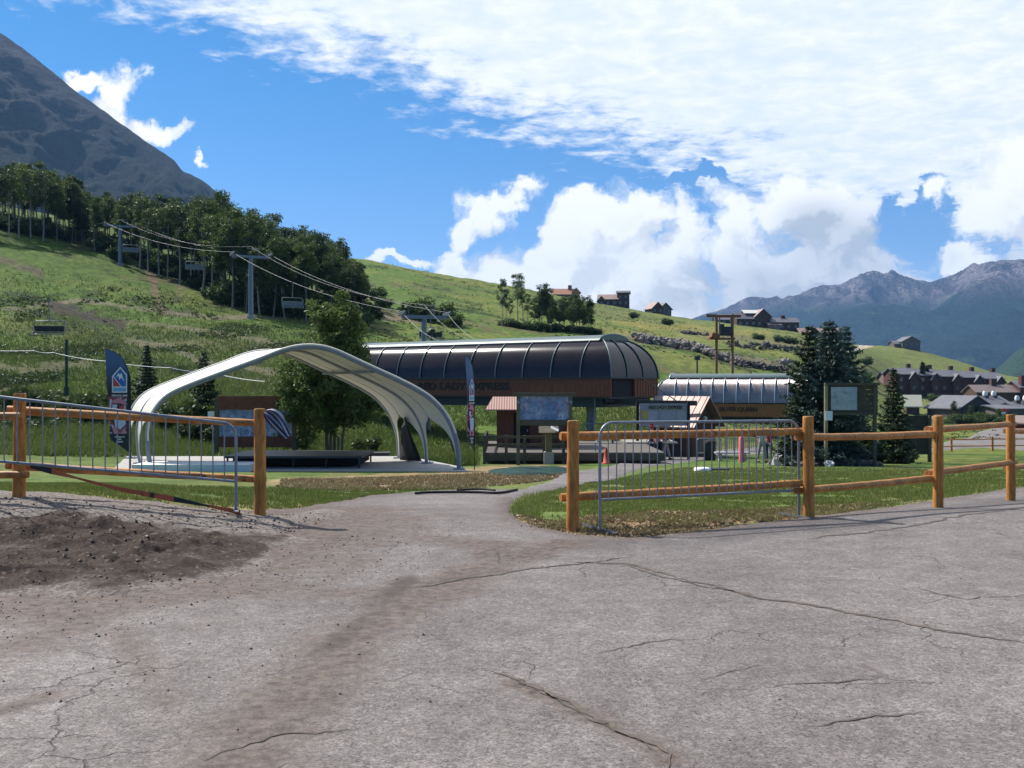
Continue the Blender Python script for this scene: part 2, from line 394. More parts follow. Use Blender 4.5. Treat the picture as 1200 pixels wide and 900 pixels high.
def make_ground():
    th = np.radians(np.concatenate([np.arange(-180,-60,5.), np.arange(-60,-29,.8), np.arange(-29,29.01,.115), np.arange(29.8,60,.8), np.arange(60,181,5.)]))
    r = [0.0, .4, 1, 2, 3, 4, 5, 6, 7]; 
    R = np.concatenate([np.array(r[1:]), 8*np.exp(np.arange(0, math.log(760/8), .0068)), 770*np.exp(np.arange(0, math.log(8200/770), .06)), [8200]])
    TH, RR = np.meshgrid(th, R); x = RR*np.sin(TH); y = RR*np.cos(TH)
    z = G(x, y)-.004
    V = np.stack([x.ravel(), y.ravel(), z.ravel()], 1); idx = np.arange(x.size).reshape(x.shape)
    Q = np.stack([idx[:-1,:-1], idx[1:,:-1], idx[1:,1:], idx[:-1,1:]], -1).reshape(-1,4)[:, ::-1]
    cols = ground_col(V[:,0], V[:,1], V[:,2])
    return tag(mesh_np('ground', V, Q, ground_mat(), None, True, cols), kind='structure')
GROUND = make_ground()

# ---- asphalt
def asphalt_mat(tint=(.202,.184,.178)):
    m = bpy.data.materials.new('asphalt'); m.use_nodes = True; nt = NT(m.node_tree); bs = m.node_tree.nodes['Principled BSDF']
    bs.inputs['Roughness'].default_value = .85; bs.inputs['Specular IOR Level'].default_value = .3
    at = nt.new('ShaderNodeVertexColor', layer_name='Col'); sp = nt.new('ShaderNodeSeparateColor'); nt.l.new(at.outputs['Color'], sp.inputs[0])
    dirt, dark, band = [E(nt, sp.outputs[i]) for i in range(3)]
    g = nt.new('ShaderNodeNewGeometry'); pos = E(nt, g.outputs['Position'])
    ag = nt.vor(pos, 130, out='Color')
    sc = nt.new('ShaderNodeSeparateColor'); nt.put(sc.inputs[0], ag)
    st = E(nt, sc.outputs[0])
    c = nt.mix(nt.ss(0,1,st), tuple(t*.70 for t in tint), tuple(t*1.30 for t in tint))
    c = nt.mix(nt.ss(.93,.99,st)*.6, c, (.24,.22,.2))
    c = nt.mix(nt.ss(.08,.0,st)*.8, c, (.05,.045,.045))
    ag2 = nt.vor(pos, 48, out='Color'); sc2 = nt.new('ShaderNodeSeparateColor'); nt.put(sc2.inputs[0], ag2); st2 = E(nt, sc2.outputs[1])
    c = nt.mul(c, nt.mix(st2, (.84,.83,.82), (1.15,1.15,1.15)))
    c = nt.mul(c, nt.mix(nt.ss(.42,.6,nt.noise(pos, 30, 4, .8)), (.82,.81,.8), (1.1,1.1,1.1)))
    c = nt.mul(c, nt.mix(nt.ss(.3,.7,nt.noise(pos, .45, 7, .65)), (.80,.78,.77), (1.14,1.13,1.12)))
    rs = nt.ss(.5,.72,nt.noise(nt.scalev(pos,(1,.7,1)), .8, 7, .7)); c = nt.mix(rs*.22, c, (.14,.112,.10))
    pt = nt.noise(pos, 2.6, 7, .75); c = nt.mul(c, nt.mix(nt.ss(.38,.62,pt), (.86,.85,.85), (1.08,1.08,1.08)))
    c = nt.mul(c, nt.mix(nt.ss(.35,.7,nt.noise(pos, 7, 5, .7)), (.9,.9,.9), (1.07,1.07,1.07)))
    # hairline cracks in scattered areas
    wv = nt.new('ShaderNodeVectorMath', operation='ADD'); nt.put(wv.inputs[0], pos)
    nc = nt.noise(pos, 3.0, 4, .6, out='Color'); nt.put(wv.inputs[1], nt.scalev(nc, (.35,.35,0)))
    hc = nt.vor(E(nt, wv.outputs[0]), 1.3, 'DISTANCE_TO_EDGE')
    hc2 = nt.vor(E(nt, wv.outputs[0]), 3.4, 'DISTANCE_TO_EDGE'); hm = (nt.ss(.010,.0,hc)*nt.ss(.50,.60,nt.noise(pos, .7, 3, .5))).max(nt.ss(.016,.0,hc2)*nt.ss(.60,.68,nt.noise(pos, 1.1, 4, .6))*.6)
    c = nt.mix(hm*.5, c, (.06,.052,.05))
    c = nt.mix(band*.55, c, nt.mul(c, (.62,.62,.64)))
    dn = nt.noise(pos, 5, 6, .7)
    c = nt.mix(nt.ss(.40,.95,dirt*.70+dn*.66)*.85, c, nt.mix(nt.ss(.35,.65,nt.noise(pos, 14, 6, .75)), (.062,.044,.036), (.165,.125,.104)))
    c = nt.mix(nt.ss(.6,1.05,dark*.75+dn*.65)*.8, c, (.055,.043,.036))
    nt.put(bs.inputs['Base Color'], c)
    b = nt.new('ShaderNodeBump'); b.inputs['Strength'].default_value = .9; b.inputs['Distance'].default_value = .006
    nt.put(b.inputs['Height'], st*.8+nt.noise(pos, 18, 4, .6)*1.2-hm*2.0); nt.l.new(b.outputs[0], bs.inputs['Normal'])
    return m
pxp = lambda L: [gpx(u, v) for u, v in L]
LOT = [(-60,-25)]+[(-60,9.0),(-22,12.3),(-9,12.6)]+pxp([(100,590),(300,600),(345,597),(400,588),(430,582),(488,577),(560,574),(600,574),(613,576),(603,583),(596,592),(597,602),(610,612),(640,621),(690,629),(745,632),(800,626),(880,616),(942,608),(1001,601),(1058,593),(1095,587),(1129,582),(1180,573),(1210,571)])+[(14.5,21),(22,27),(60,40),(60,-25)]
STN = [ (pxp([(660,640),(560,668),(520,692),(440,735),(400,755),(385,790),(350,815),(310,850),(270,905)]), .34, .85), (pxp([(600,805),(680,838),(740,868),(790,900)]), .09, .8),
        (pxp([(330,640),(400,632),(480,628),(560,640),(600,650)]), .35, .62), (pxp([(120,720),(60,748),(-20,775)]), .28, .75), (pxp([(230,700),(300,690),(420,700),(480,690)]), .4, .55),
        (pxp([(590,640),(570,655)]), .25,.8),(pxp([(-20,700),(100,700),(220,690)]), .5,.9),(pxp([(0,835),(60,820)]), .12,.7),(pxp([(140,740),(170,790),(200,830)]), .12,.6) ]
DKL = [ (pxp([(480,680),(420,735),(372,770)]), .16, .8), (pxp([(600,672),(540,678),(500,690)]), .13, .55), (pxp([(420,840),(330,850),(240,895)]), .07, .7),(pxp([(30,830),(0,842)]), .08, .8),(pxp([(140,745),(165,780)]), .05,.5) ]
def lot_col(x, y, d):
    c = np.zeros((len(x), 3)); n = fbm(x*1.6, y*1.6, 4, 71)
    for pts, w, k in STN: c[:,0] = np.maximum(c[:,0], np.exp(-(dline(x, y, pts)/w)**2)*k*(.55+n*.9))
    for pts, w, k in DKL: c[:,1] = np.maximum(c[:,1], np.exp(-(dline(x, y, pts)/w)**2)*k*(.5+n))
    c[:,0] = np.maximum(c[:,0], (1-sst(0, .5, d))*.75); dd = -sdf(x, y, DPX); c[:,0] = np.maximum(c[:,0], (1-sst(-.2, 1.7, dd+(n-.5)*1.6))*.95)
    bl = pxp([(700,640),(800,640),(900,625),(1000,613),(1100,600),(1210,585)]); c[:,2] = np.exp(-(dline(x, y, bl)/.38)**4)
    return c
DPX = [(-14,6.0)]+pxp([(-40,708),(40,702),(110,706),(170,700),(220,690),(262,680),(300,664),(330,650),(352,634),(372,622),(400,612),(408,602),(385,598)])+[(-14,12.0)]
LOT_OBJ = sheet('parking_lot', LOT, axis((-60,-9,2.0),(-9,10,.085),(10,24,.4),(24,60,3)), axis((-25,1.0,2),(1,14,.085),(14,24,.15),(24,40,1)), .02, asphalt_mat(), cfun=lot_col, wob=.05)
# ---- tar and dirt filled cracks, thin strips just above the asphalt
def crack(pxl, w, seed, m, name='crack'):
    pts = pxp(pxl); out = []; rg = random.Random(seed); L = []
    for (ax, ay), (bx, by) in zip(pts[:-1], pts[1:]):
        n = max(2, int(math.hypot(bx-ax, by-ay)/.045))
        for i in range(n): t = i/n; L.append((ax+(bx-ax)*t, ay+(by-ay)*t))
    L.append(pts[-1]); mb = MB(); A = []; B = []; off = 0; ww = w
    for i, (x, y) in enumerate(L):
        j = min(i+1, len(L)-1); k = max(i-1, 0); tx, ty = L[j][0]-L[k][0], L[j][1]-L[k][1]; q = math.hypot(tx, ty)+1e-9; nx, ny = -ty/q, tx/q
        off = off*.90+rg.uniform(-.026,.026); ww = ww*.7+.3*w*rg.choice([.25,.5,.8,1.3,1.9]); e = min(1, i/6, (len(L)-1-i)/6)
        a = ww*e*rg.uniform(.6,1.4)+.002; b = ww*e*rg.uniform(.6,1.4)+.002
        for s, T in ((a, A), (-b, B)):
            X, Y = x+nx*(off+s), y+ny*(off+s); T.append((X, Y, g1(X, Y)+.024))
    mb.grid([B, A]); return mb.build(name, m, LOT_OBJ)
CRK = mat('crack_fill', (.085,.07,.06), .95, var=.5, scale=14)
CRK2 = mat('crack_dirt', (.105,.082,.068), .95, var=.5, scale=12)
crack([(470,692),(580,677),(660,664),(740,655)], .012, 1, CRK)
crack([(660,661),(730,664),(800,683),(900,706),(1000,722),(1100,740),(1210,759)], .019, 2, CRK2)
crack([(730,664),(800,683),(900,706)], .008, 12, CRK)
crack([(578,790),(620,812),(680,840),(730,862),(780,890),(790,910)], .013, 3, CRK2); crack([(600,800),(680,840),(775,885)], .003, 13, CRK)
crack([(945,634),(1030,624),(1100,612),(1210,596)], .022, 4, CRK)
crack([(240,898),(320,872),(420,862)], .006, 5, CRK); crack([(950,858),(1010,842),(1090,838)], .006, 6, CRK)
crack([(905,810),(960,800),(1030,795)], .005, 7, CRK); crack([(820,800),(880,780)], .004, 8, CRK); crack([(700,770),(770,755),(830,752)], .004, 9, CRK)
crack([(1060,690),(1130,705),(1200,700)], .004, 10, CRK2)

# ---- loose dirt and gravel at the left
def dirt_mat(name, a, b, c3):
    def bld(nt, vec, c, bs):
        g = nt.new('ShaderNodeNewGeometry'); pos = E(nt, g.outputs['Position'])
        at = nt.new('ShaderNodeVertexColor', layer_name='Col'); sp = nt.new('ShaderNodeSeparateColor'); nt.l.new(at.outputs['Color'], sp.inputs[0])
        k = E(nt, sp.outputs[0])
        n = nt.noise(pos, 6, 7, .75); v = nt.vor(pos, 38, out='Color'); sc = nt.new('ShaderNodeSeparateColor'); nt.put(sc.inputs[0], v); st = E(nt, sc.outputs[1])
        c = nt.mix(nt.ss(.25,.75,k*.75+n*.4), b, a)
        c = nt.mul(c, nt.mix(st, (.6,.6,.6), (1.4,1.4,1.4)))
        c = nt.mix(nt.ss(.96,.99,st)*.35, c, c3)
        bp = nt.new('ShaderNodeBump'); bp.inputs['Strength'].default_value = 1; bp.inputs['Distance'].default_value = .03
        nt.put(bp.inputs['Height'], n*1.0+st*.25); nt.l.new(bp.outputs[0], bs.inputs['Normal'])
        return c
    return mat(name, rough=.95, spec=.2, build=bld)
DIRTM = dirt_mat('dirt', (.052,.037,.030), (.19,.163,.145), (.26,.23,.2))
DP = [(-14,6.0)]+pxp([(-40,708),(40,702),(110,706),(170,700),(220,690),(262,680),(300,664),(330,650),(352,634),(372,622),(400,612),(408,602),(385,598),(345,603),(322,604),(300,600),(270,598),(200,592),(120,586),(22,580),(-40,575)])+[(-14,12.0)]
def dirt_k(x, y):
    Y = np.maximum(y, 3); u = 600+F*x/Y; v = 450+F*(CH-G(x, y))/Y
    s = sdf(u, v, [(-300,712),(-300,616),(60,612),(150,622),(250,632),(345,628),(330,645),(290,668),(240,686),(160,694),(60,700)])+(fbm(x*2.2, y*2.2, 4, 90)-.5)*34
    return sst(-10, 10, s)*np.clip(.15+1.5*fbm(x*1.8, y*2.6, 4, 92), 0, 1.1)
def dirt_h(x, y, d):
    k = dirt_k(x, y); n = fbm(x*5, y*5, 4, 81); r = np.abs(fbm(x*2.4, y*3.5, 4, 84)-.5)*2
    return .012+sst(0, .9, d)*(.02+.13*np.power(n, 2)*(.3+k)+.08*r*k)-.03*(1-sst(0, .25, d))
def dirt_col(x, y, d): c = np.zeros((len(x), 3)); c[:,0] = np.clip(dirt_k(x, y), 0, 1)*sst(.0, .55, d+(fbm(x*2.5,y*2.5,3,88)-.5)*.5); return c
DIRT = sheet('dirt_patch', DP, axis((-14,-6.5,.12),(-6.5,-1.6,.036)), axis((5.2,12.8,.036)), .02, DIRTM, hfun=dirt_h, cfun=dirt_col, edge=.05, wob=.42)

# ---- path from the lot to the plaza, plaza, far road, slab
PATHM = asphalt_mat((.21,.192,.187))
path = pxp([(560,576),(600,576),(617,573),(640,567),(650,562),(655,557),(690,551),(725,544),(745,536),(792,530),(850,527),(900,524),(905,531),(850,534),(800,542),(757,547),(722,560),(680,569),(642,575),(614,580),(600,586)])
def zc(x, y, d): return np.zeros((len(x), 3))
PY = [p[1] for p in path]; PX = [p[0] for p in path]
sheet('path', path, axis((min(PX)-1, max(PX)+1, .18)), axis((min(PY)-1, max(PY)+1, .18)), .025, PATHM, cfun=zc, wob=.06, edge=.2)
road = pxp([(1045,526),(1060,524),(1100,523),(1140,513),(1150,506),(1165,502),(1210,498),(1300,497),(1300,520),(1200,528),(1150,524),(1100,528),(1050,530)])
RX = [p[0] for p in road]; RY = [p[1] for p in road]
sheet('road', road, axis((min(RX)-2, max(RX)+2, .7)), axis((min(RY)-2, max(RY)+2, .7)), .1, asphalt_mat((.2,.19,.185)), cfun=zc, edge=.8)

# ---- sward: mown grass blades near the camera (uncountable)
def grass_patch(name, polys, n, hmin, hmax, m, seed, avoid=(), parent=None, w=.006, lean=.5, ymin=0, ymax=999):
    rg = np.random.default_rng(seed); pts = []
    for poly in polys:
        xs = [p[0] for p in poly]; ys = [p[1] for p in poly]; cnt = 0
        x = rg.uniform(min(xs), max(xs), n*3); y = rg.uniform(min(ys), max(ys), n*3); ok = sdf(x, y, poly) > 0
        for a in avoid: ok &= sdf(x, y, a) < .02
        ok &= (fbm(x*1.5, y*1.5, 4, 95) > .34)&(rg.random(len(x)) < np.clip((34-y)/16, .12, 1))
        pts.append(np.stack([x[ok], y[ok]], 1)[:n])
    p = np.concatenate(pts); k = 4; p = np.repeat(p, k, 0); N = len(p); p = p+rg.normal(0, .03, p.shape)
    z = G(p[:,0], p[:,1])-.005; a = rg.uniform(0, 2*np.pi, N); h = rg.uniform(hmin, hmax, N); le = rg.uniform(0, lean, N); b = rg.uniform(0, 2*np.pi, N)
    ww = w*rg.uniform(.6,1.5,N)*(1+np.maximum(0, p[:,1]-12)*.06)
    d = np.stack([np.cos(a), np.sin(a), 0*a], 1)*ww[:, None]; base = np.stack([p[:,0], p[:,1], z], 1)
    tip = base+np.stack([np.cos(b)*h*le, np.sin(b)*h*le, h], 1)
    V = np.stack([base-d, base+d, tip], 1).reshape(-1,3); Q = np.arange(N*3).reshape(-1,3)
    return mesh_np(name, V, Q, m, parent)
GRM = leafmat('grass_blades', (.085,.13,.025), (.20,.225,.075), .3, 1.2)
lawnR = pxp([(604,590),(598,600),(620,609),(700,606),(740,604),(880,603),(948,600),(1010,596),(1095,585),(1180,571),(1240,566),(1240,552),(1000,548),(800,548),(722,562),(640,577)])
lawnL = pxp([(-60,578),(60,583),(200,590),(300,598),(330,598),(400,588),(480,576),(560,572),(420,573),(300,572),(200,570),(0,566),(-60,560)])
tag(grass_patch('grass', [lawnR], 42000, .02, .055, GRM, 3, [LOT, path]), kind='stuff', label='short green lawn grass behind the right log fence', cat='grass')
tag(grass_patch('grass', [lawnL], 22000, .02, .06, GRM, 4, [LOT, path]), kind='stuff', label='short yellowing lawn grass behind the left log fence', cat='grass')
# edge tufts right by the asphalt, taller and ragged
edgeR = pxp([(598,600),(600,592),(612,580),(640,577),(650,584),(616,600),(640,612),(740,606),(880,606),(948,602),(1010,597),(1095,584),(1180,570),(1240,566),(1240,571),(1180,574),(1095,588),(1001,602),(948,610),(880,614),(740,622),(650,622)])
tag(grass_patch('grass', [edgeR], 5200, .03, .10, GRM, 5, [LOT], lean=.9, w=.004), kind='stuff', label='ragged grass tufts along the asphalt edge by the right fence', cat='grass')
# wood chips and straw bits
def chips(name, poly, n, m, seed, sz=(.01,.035), label=None, dz=.006):
    rg = np.random.default_rng(seed); xs = [p[0] for p in poly]; ys = [p[1] for p in poly]
    x = rg.uniform(min(xs), max(xs), n*5); y = rg.uniform(min(ys), max(ys), n*5); ok = sdf(x, y, poly)+(fbm(x*3, y*3, 3, 40)-.5)*.5 > 0
    x = x[ok][:n]; y = y[ok][:n]; N = len(x); c = np.stack([x, y, G(x, y)+dz+rg.uniform(0,.012,N)], 1)
    def ru(): v = rg.normal(0,1,(N,3)); v[:,2] *= .35; return v/np.linalg.norm(v,axis=1)[:,None]
    a = ru()*rg.uniform(*sz, N)[:,None]; b = np.cross(ru(), a); b = b/np.linalg.norm(b,axis=1)[:,None]*rg.uniform(.004,.012,N)[:,None]
    b[:,2] = np.abs(b[:,2])
    V = np.stack([c-a-b, c+a-b, c+a+b, c-a+b], 1).reshape(-1,3)
    return tag(mesh_np(name, V, np.arange(N*4).reshape(-1,4), m), kind='stuff', label=label, cat='wood chips')
CHM = leafmat('chip', (.15,.10,.055), (.34,.25,.15), .0, 3)
chips('wood_chips', pxp([(600,604),(650,612),(740,600),(800,600),(880,597),(945,594),(1020,590),(1040,592),(1000,600),(880,616),(745,632),(690,628),(620,618)]), 2600, CHM, 8, (.008,.026), label='tan wood chips strewn between the lawn and the asphalt')
chips('straw', pxp([(330,573),(330,562),(520,557),(600,553),(665,553),(655,560),(620,566),(560,573)]), 4200, CHM, 9, (.015,.05), label='scattered straw and bark in front of the white canopy')

DGM = leafmat('dry_blades', (.17,.13,.06), (.34,.28,.15), .25, 1.5)
dgp = pxp([(600,602),(650,611),(740,602),(800,601),(880,598),(945,595),(1020,590),(1040,592),(1000,601),(880,615),(745,631),(690,627),(620,617)])
tag(grass_patch('dry_grass', [dgp], 5200, .015, .05, DGM, 15, [LOT], lean=1.3, w=.005), kind='stuff', label='short dry straw coloured grass between the lawn and the asphalt', cat='grass')
dg2 = pxp([(330,573),(330,562),(520,557),(600,553),(665,553),(655,560),(620,566),(560,573)])
tag(grass_patch('dry_grass', [dg2], 6000, .02, .07, DGM, 16, [path], lean=1.3, w=.009), kind='stuff', label='short dry grass and straw in front of the canopy slab', cat='grass')
# ---- gravel on the dirt and grit on the lot
def gravel(name, polys, m, seed, label):
    rg = np.random.default_rng(seed); Vs = []; Fs = []; nb = 0
    base = np.array([[1,0,0],[-1,0,0],[0,1,0],[0,-1,0],[0,0,1],[0,0,-1]], float); T = np.array([[0,2,4],[2,1,4],[1,3,4],[3,0,4],[2,0,5],[1,2,5],[3,1,5],[0,3,5]])
    for poly, n, lo, hi, lift in polys:
        xs = [p[0] for p in poly]; ys = [p[1] for p in poly]; x = rg.uniform(min(xs), max(xs), n*4); y = rg.uniform(min(ys), max(ys), n*4)
        w = sdf(x, y, poly)+(fbm(x*2, y*2, 3, 41)-.5)*.8; ok = (w > 0) & (rg.random(len(x)) < .3+.9*fbm(x*2.4, y*2.4, 3, 47)**2*2)
        x = x[ok][:n]; y = y[ok][:n]; N = len(x)
        r = lo+(hi-lo)*rg.random(N)**4
        z = G(x, y)+.02+(dirt_h(x, y, sdf(x, y, DP)) if lift else 0)
        V = base[None]*(r[:,None]*rg.uniform(.55,1.25,(N,6)))[:,:,None]; V[:,:,2] *= .7
        V = V+rg.normal(0,.12,V.shape)*r[:,None,None]+np.stack([x, y, z+r*.25], 1)[:,None,:]
        Vs.append(V.reshape(-1,3)); Fs.append((T[None]+(np.arange(N)*6)[:,None,None]).reshape(-1,3)+nb); nb += N*6
    return tag(mesh_np(name, np.concatenate(Vs), np.concatenate(Fs), m), kind='stuff', label=label, cat='gravel')
STM = leafmat('pebbles', (.028,.02,.016), (.15,.12,.10), 0, 40)
DPin = [(-9,6.2)]+DP[1:-1]+[(-9,12)]
gravel('gravel', [(DPin, 7500, .003, .022, True), (DPin, 50, .02, .045, True)], STM, 11, 'dark clods and gravel strewn over the dirt at left')
lotvis = [(-5,4.2),(-3.2,7.2),(-1.8,10),(1,11.5),(4,11.3),(8,13),(5,8),(2.2,4.2)]
gravel('gravel', [([(-7,5.6),(-6.5,7),(-3.2,7.6),(-1.6,9.2),(-1.0,11),(-1.6,11.6),(-.2,11.2),(-.9,8.6),(-3,5.8)], 2300, .002, .012, False), (lotvis, 480, .002, .009, False), ([(-5,4.2),(-4.6,8),(-2.2,9.5),(-.3,8),(-.8,4.2)], 700, .002, .013, False), ([(-3.4,6.6),(-5,7.4),(-1.6,10.6),(-.9,10.2)], 900, .002, .015, False)], STM, 12, 'loose grit and small dark stones scattered on the asphalt lot')

# ---- mountains
def mountain(name, crest, Yc, Yb, zb, m, ncol=420, nrow=120, amp=60, p=1.0, seed=0, scale=500., crestn=1.0, back=.35):
    us = np.linspace(crest[0][0], crest[-1][0], ncol); vc = np.interp(us, [c[0] for c in crest], [c[1] for c in crest])
    if callable(Yc): yc = Yc(us)
    else: yc = np.full(ncol, float(Yc))
    rows = []; t = np.linspace(0, 1, nrow)
    vc = vc+(fbm(us/9., us*0+seed, 4, 50)-.5)*2.2*crestn; kern = np.hanning(5); kern /= kern.sum(); vc = np.convolve(np.pad(vc, 2, mode='edge'), kern, 'valid')
    for tt in t:
        Y = Yb+(yc-Yb)*tt; zc_ = CH+(450-vc)/F*yc
        x = (us-600)/F*yc*(.55+.45*tt) if False else (us-600)/F*(Yb+(yc-Yb)*tt)
        z = zb+(zc_-zb)*tt**p
        r = 1-np.abs(2*fbm(x/scale+seed, Y/scale*.55+seed, 6, seed % 40)-1); r2 = 1-np.abs(2*fbm(x/scale*3.3, Y/scale*1.2, 5, (seed+7) % 40)-1)
        rid = ((r*r-.6)*1.0+(r2*r2-.6)*.35)
        e = math.sin(math.pi*min(1, tt*.5+0.0))**.8*(1-sst(.86, 1.0, tt)*.9*crestn)
        rows.append(np.stack([x, Y+0*x, z+rid*amp*e*min(1, tt*4)], 1))
    top = rows[-1]
    for k in range(1, 8):
        q = top.copy(); q[:,1] += k*back*(yc-Yb)/7; q[:,0] = top[:,0]; q[:,2] = zb+(top[:,2]-zb)*(1-k/7)**1.2; rows.append(q)
    V = np.concatenate(rows); n = ncol; R = len(rows); idx = np.arange(R*n).reshape(R, n)
    Q = np.stack([idx[:-1,:-1], idx[:-1,1:], idx[1:,1:], idx[1:,:-1]], -1).reshape(-1,4)
    return tag(mesh_np(name, V, Q, m, None, True), kind='structure')
def mtn_mat(name, rock, rock2, forest, treeline, band, seedv=0.0, scale=.004, green=None, bd=30):
    m = bpy.data.materials.new(name); m.use_nodes = True; nt = NT(m.node_tree); bs = m.node_tree.nodes['Principled BSDF']
    bs.inputs['Roughness'].default_value = .95; bs.inputs['Specular IOR Level'].default_value = .1
    g = nt.new('ShaderNodeNewGeometry'); pos = E(nt, g.outputs['Position']); sp = nt.new('ShaderNodeSeparateXYZ'); nt.put(sp.inputs[0], pos); z = E(nt, sp.outputs[2])
    st = nt.scalev(pos, (1,.35,.22)); n1 = nt.noise(pos, scale, 8, .62); n2 = nt.noise(st, scale*5, 8, .7); n3 = nt.noise(pos, scale*25, 5, .7)
    c = nt.mix(nt.ss(.44,.58,n2), rock, rock2); c = nt.mul(c, nt.mix(nt.ss(.3,.7,n3), (.4,.4,.4), (1.6,1.6,1.6)))
    n4 = nt.noise(pos, scale*90, 4, .8); c = nt.mul(c, nt.mix(nt.ss(.38,.62,n4), (.5,.5,.5), (1.5,1.5,1.5))); f = nt.ss(-.5,.5, (treeline-z)/band+(n1-.5)*1.3+(n2-.5)*3.4+(n3-.5)*2.0)
    fc = nt.mul(nt.mix(nt.ss(.35,.65,n1), forest, tuple(q*1.7 for q in forest)), nt.mix(nt.ss(.3,.7,n3), (.35,.35,.35), (1.65,1.65,1.65)))
    fc = nt.mul(fc, nt.mix(nt.ss(.4,.6,n4), (.4,.4,.4), (1.7,1.7,1.7)))
    if green: fc = nt.mix(nt.ss(.56,.64,nt.noise(st, scale*1.7, 5, .6)), fc, green)
    c = nt.mix(f, c, fc); nt.put(bs.inputs['Base Color'], c)
    b = nt.new('ShaderNodeBump'); b.inputs['Strength'].default_value = 1; b.inputs['Distance'].default_value = bd
    nt.put(b.inputs['Height'], n2*1.0+n3*.3); nt.l.new(b.outputs[0], bs.inputs['Normal'])
    return m
ML = mtn_mat('near_peak', (.016,.017,.024), (.072,.072,.092), (.005,.010,.011), 600, 260, scale=.008, bd=50)  # rock colour made darker and bluer to carry haze and cloud shade
mountain('mountain', [(-900,330),(-700,250),(-400,70),(-250,-10),(-150,-50),(-60,0),(0,38),(35,62),(62,84),(85,104),(110,122),(160,158),(205,188),(214,201),(232,210),(250,222),(262,232),(300,268),(360,300),(430,330),(520,352),(640,380)], lambda u: 2300+0*u, 900, -40, ML, 760, 220, 75, 1.15, 3, 260.)
MR = mtn_mat('far_range', (.08,.068,.085), (.28,.235,.245), (.010,.022,.020), 430, 130, scale=.0024, green=(.075,.115,.04), bd=120)
mountain('mountain', [(560,430),(700,400),(800,378),(850,363),(872,352),(885,349),(905,354),(930,353),(950,341),(968,335),(985,334),(1000,326),(1012,321),(1022,319),(1035,322),(1062,325),(1078,329),(1090,331),(1108,325),(1125,318),(1140,312),(1160,309),(1185,306),(1215,300),(1260,290),(1320,285),(1400,300),(1500,320),(1700,330)], lambda u: 6200-900*sst(1080,1180,u), 2900, -90, MR, 860, 220, 230, 1.25, 11, 1000.)
MG = mtn_mat('foothill', (.06,.07,.04), (.10,.10,.06), (.015,.03,.016), 150, 60, scale=.006, green=(.04,.07,.025), bd=14)
mountain('foothill', [(1120,452),(1150,444),(1170,431),(1190,412),(1215,396),(1260,385),(1330,370),(1450,380),(1600,400)], 2300, 1500, -60, MG, 260, 90, 18, 1.1, 23, 240.)
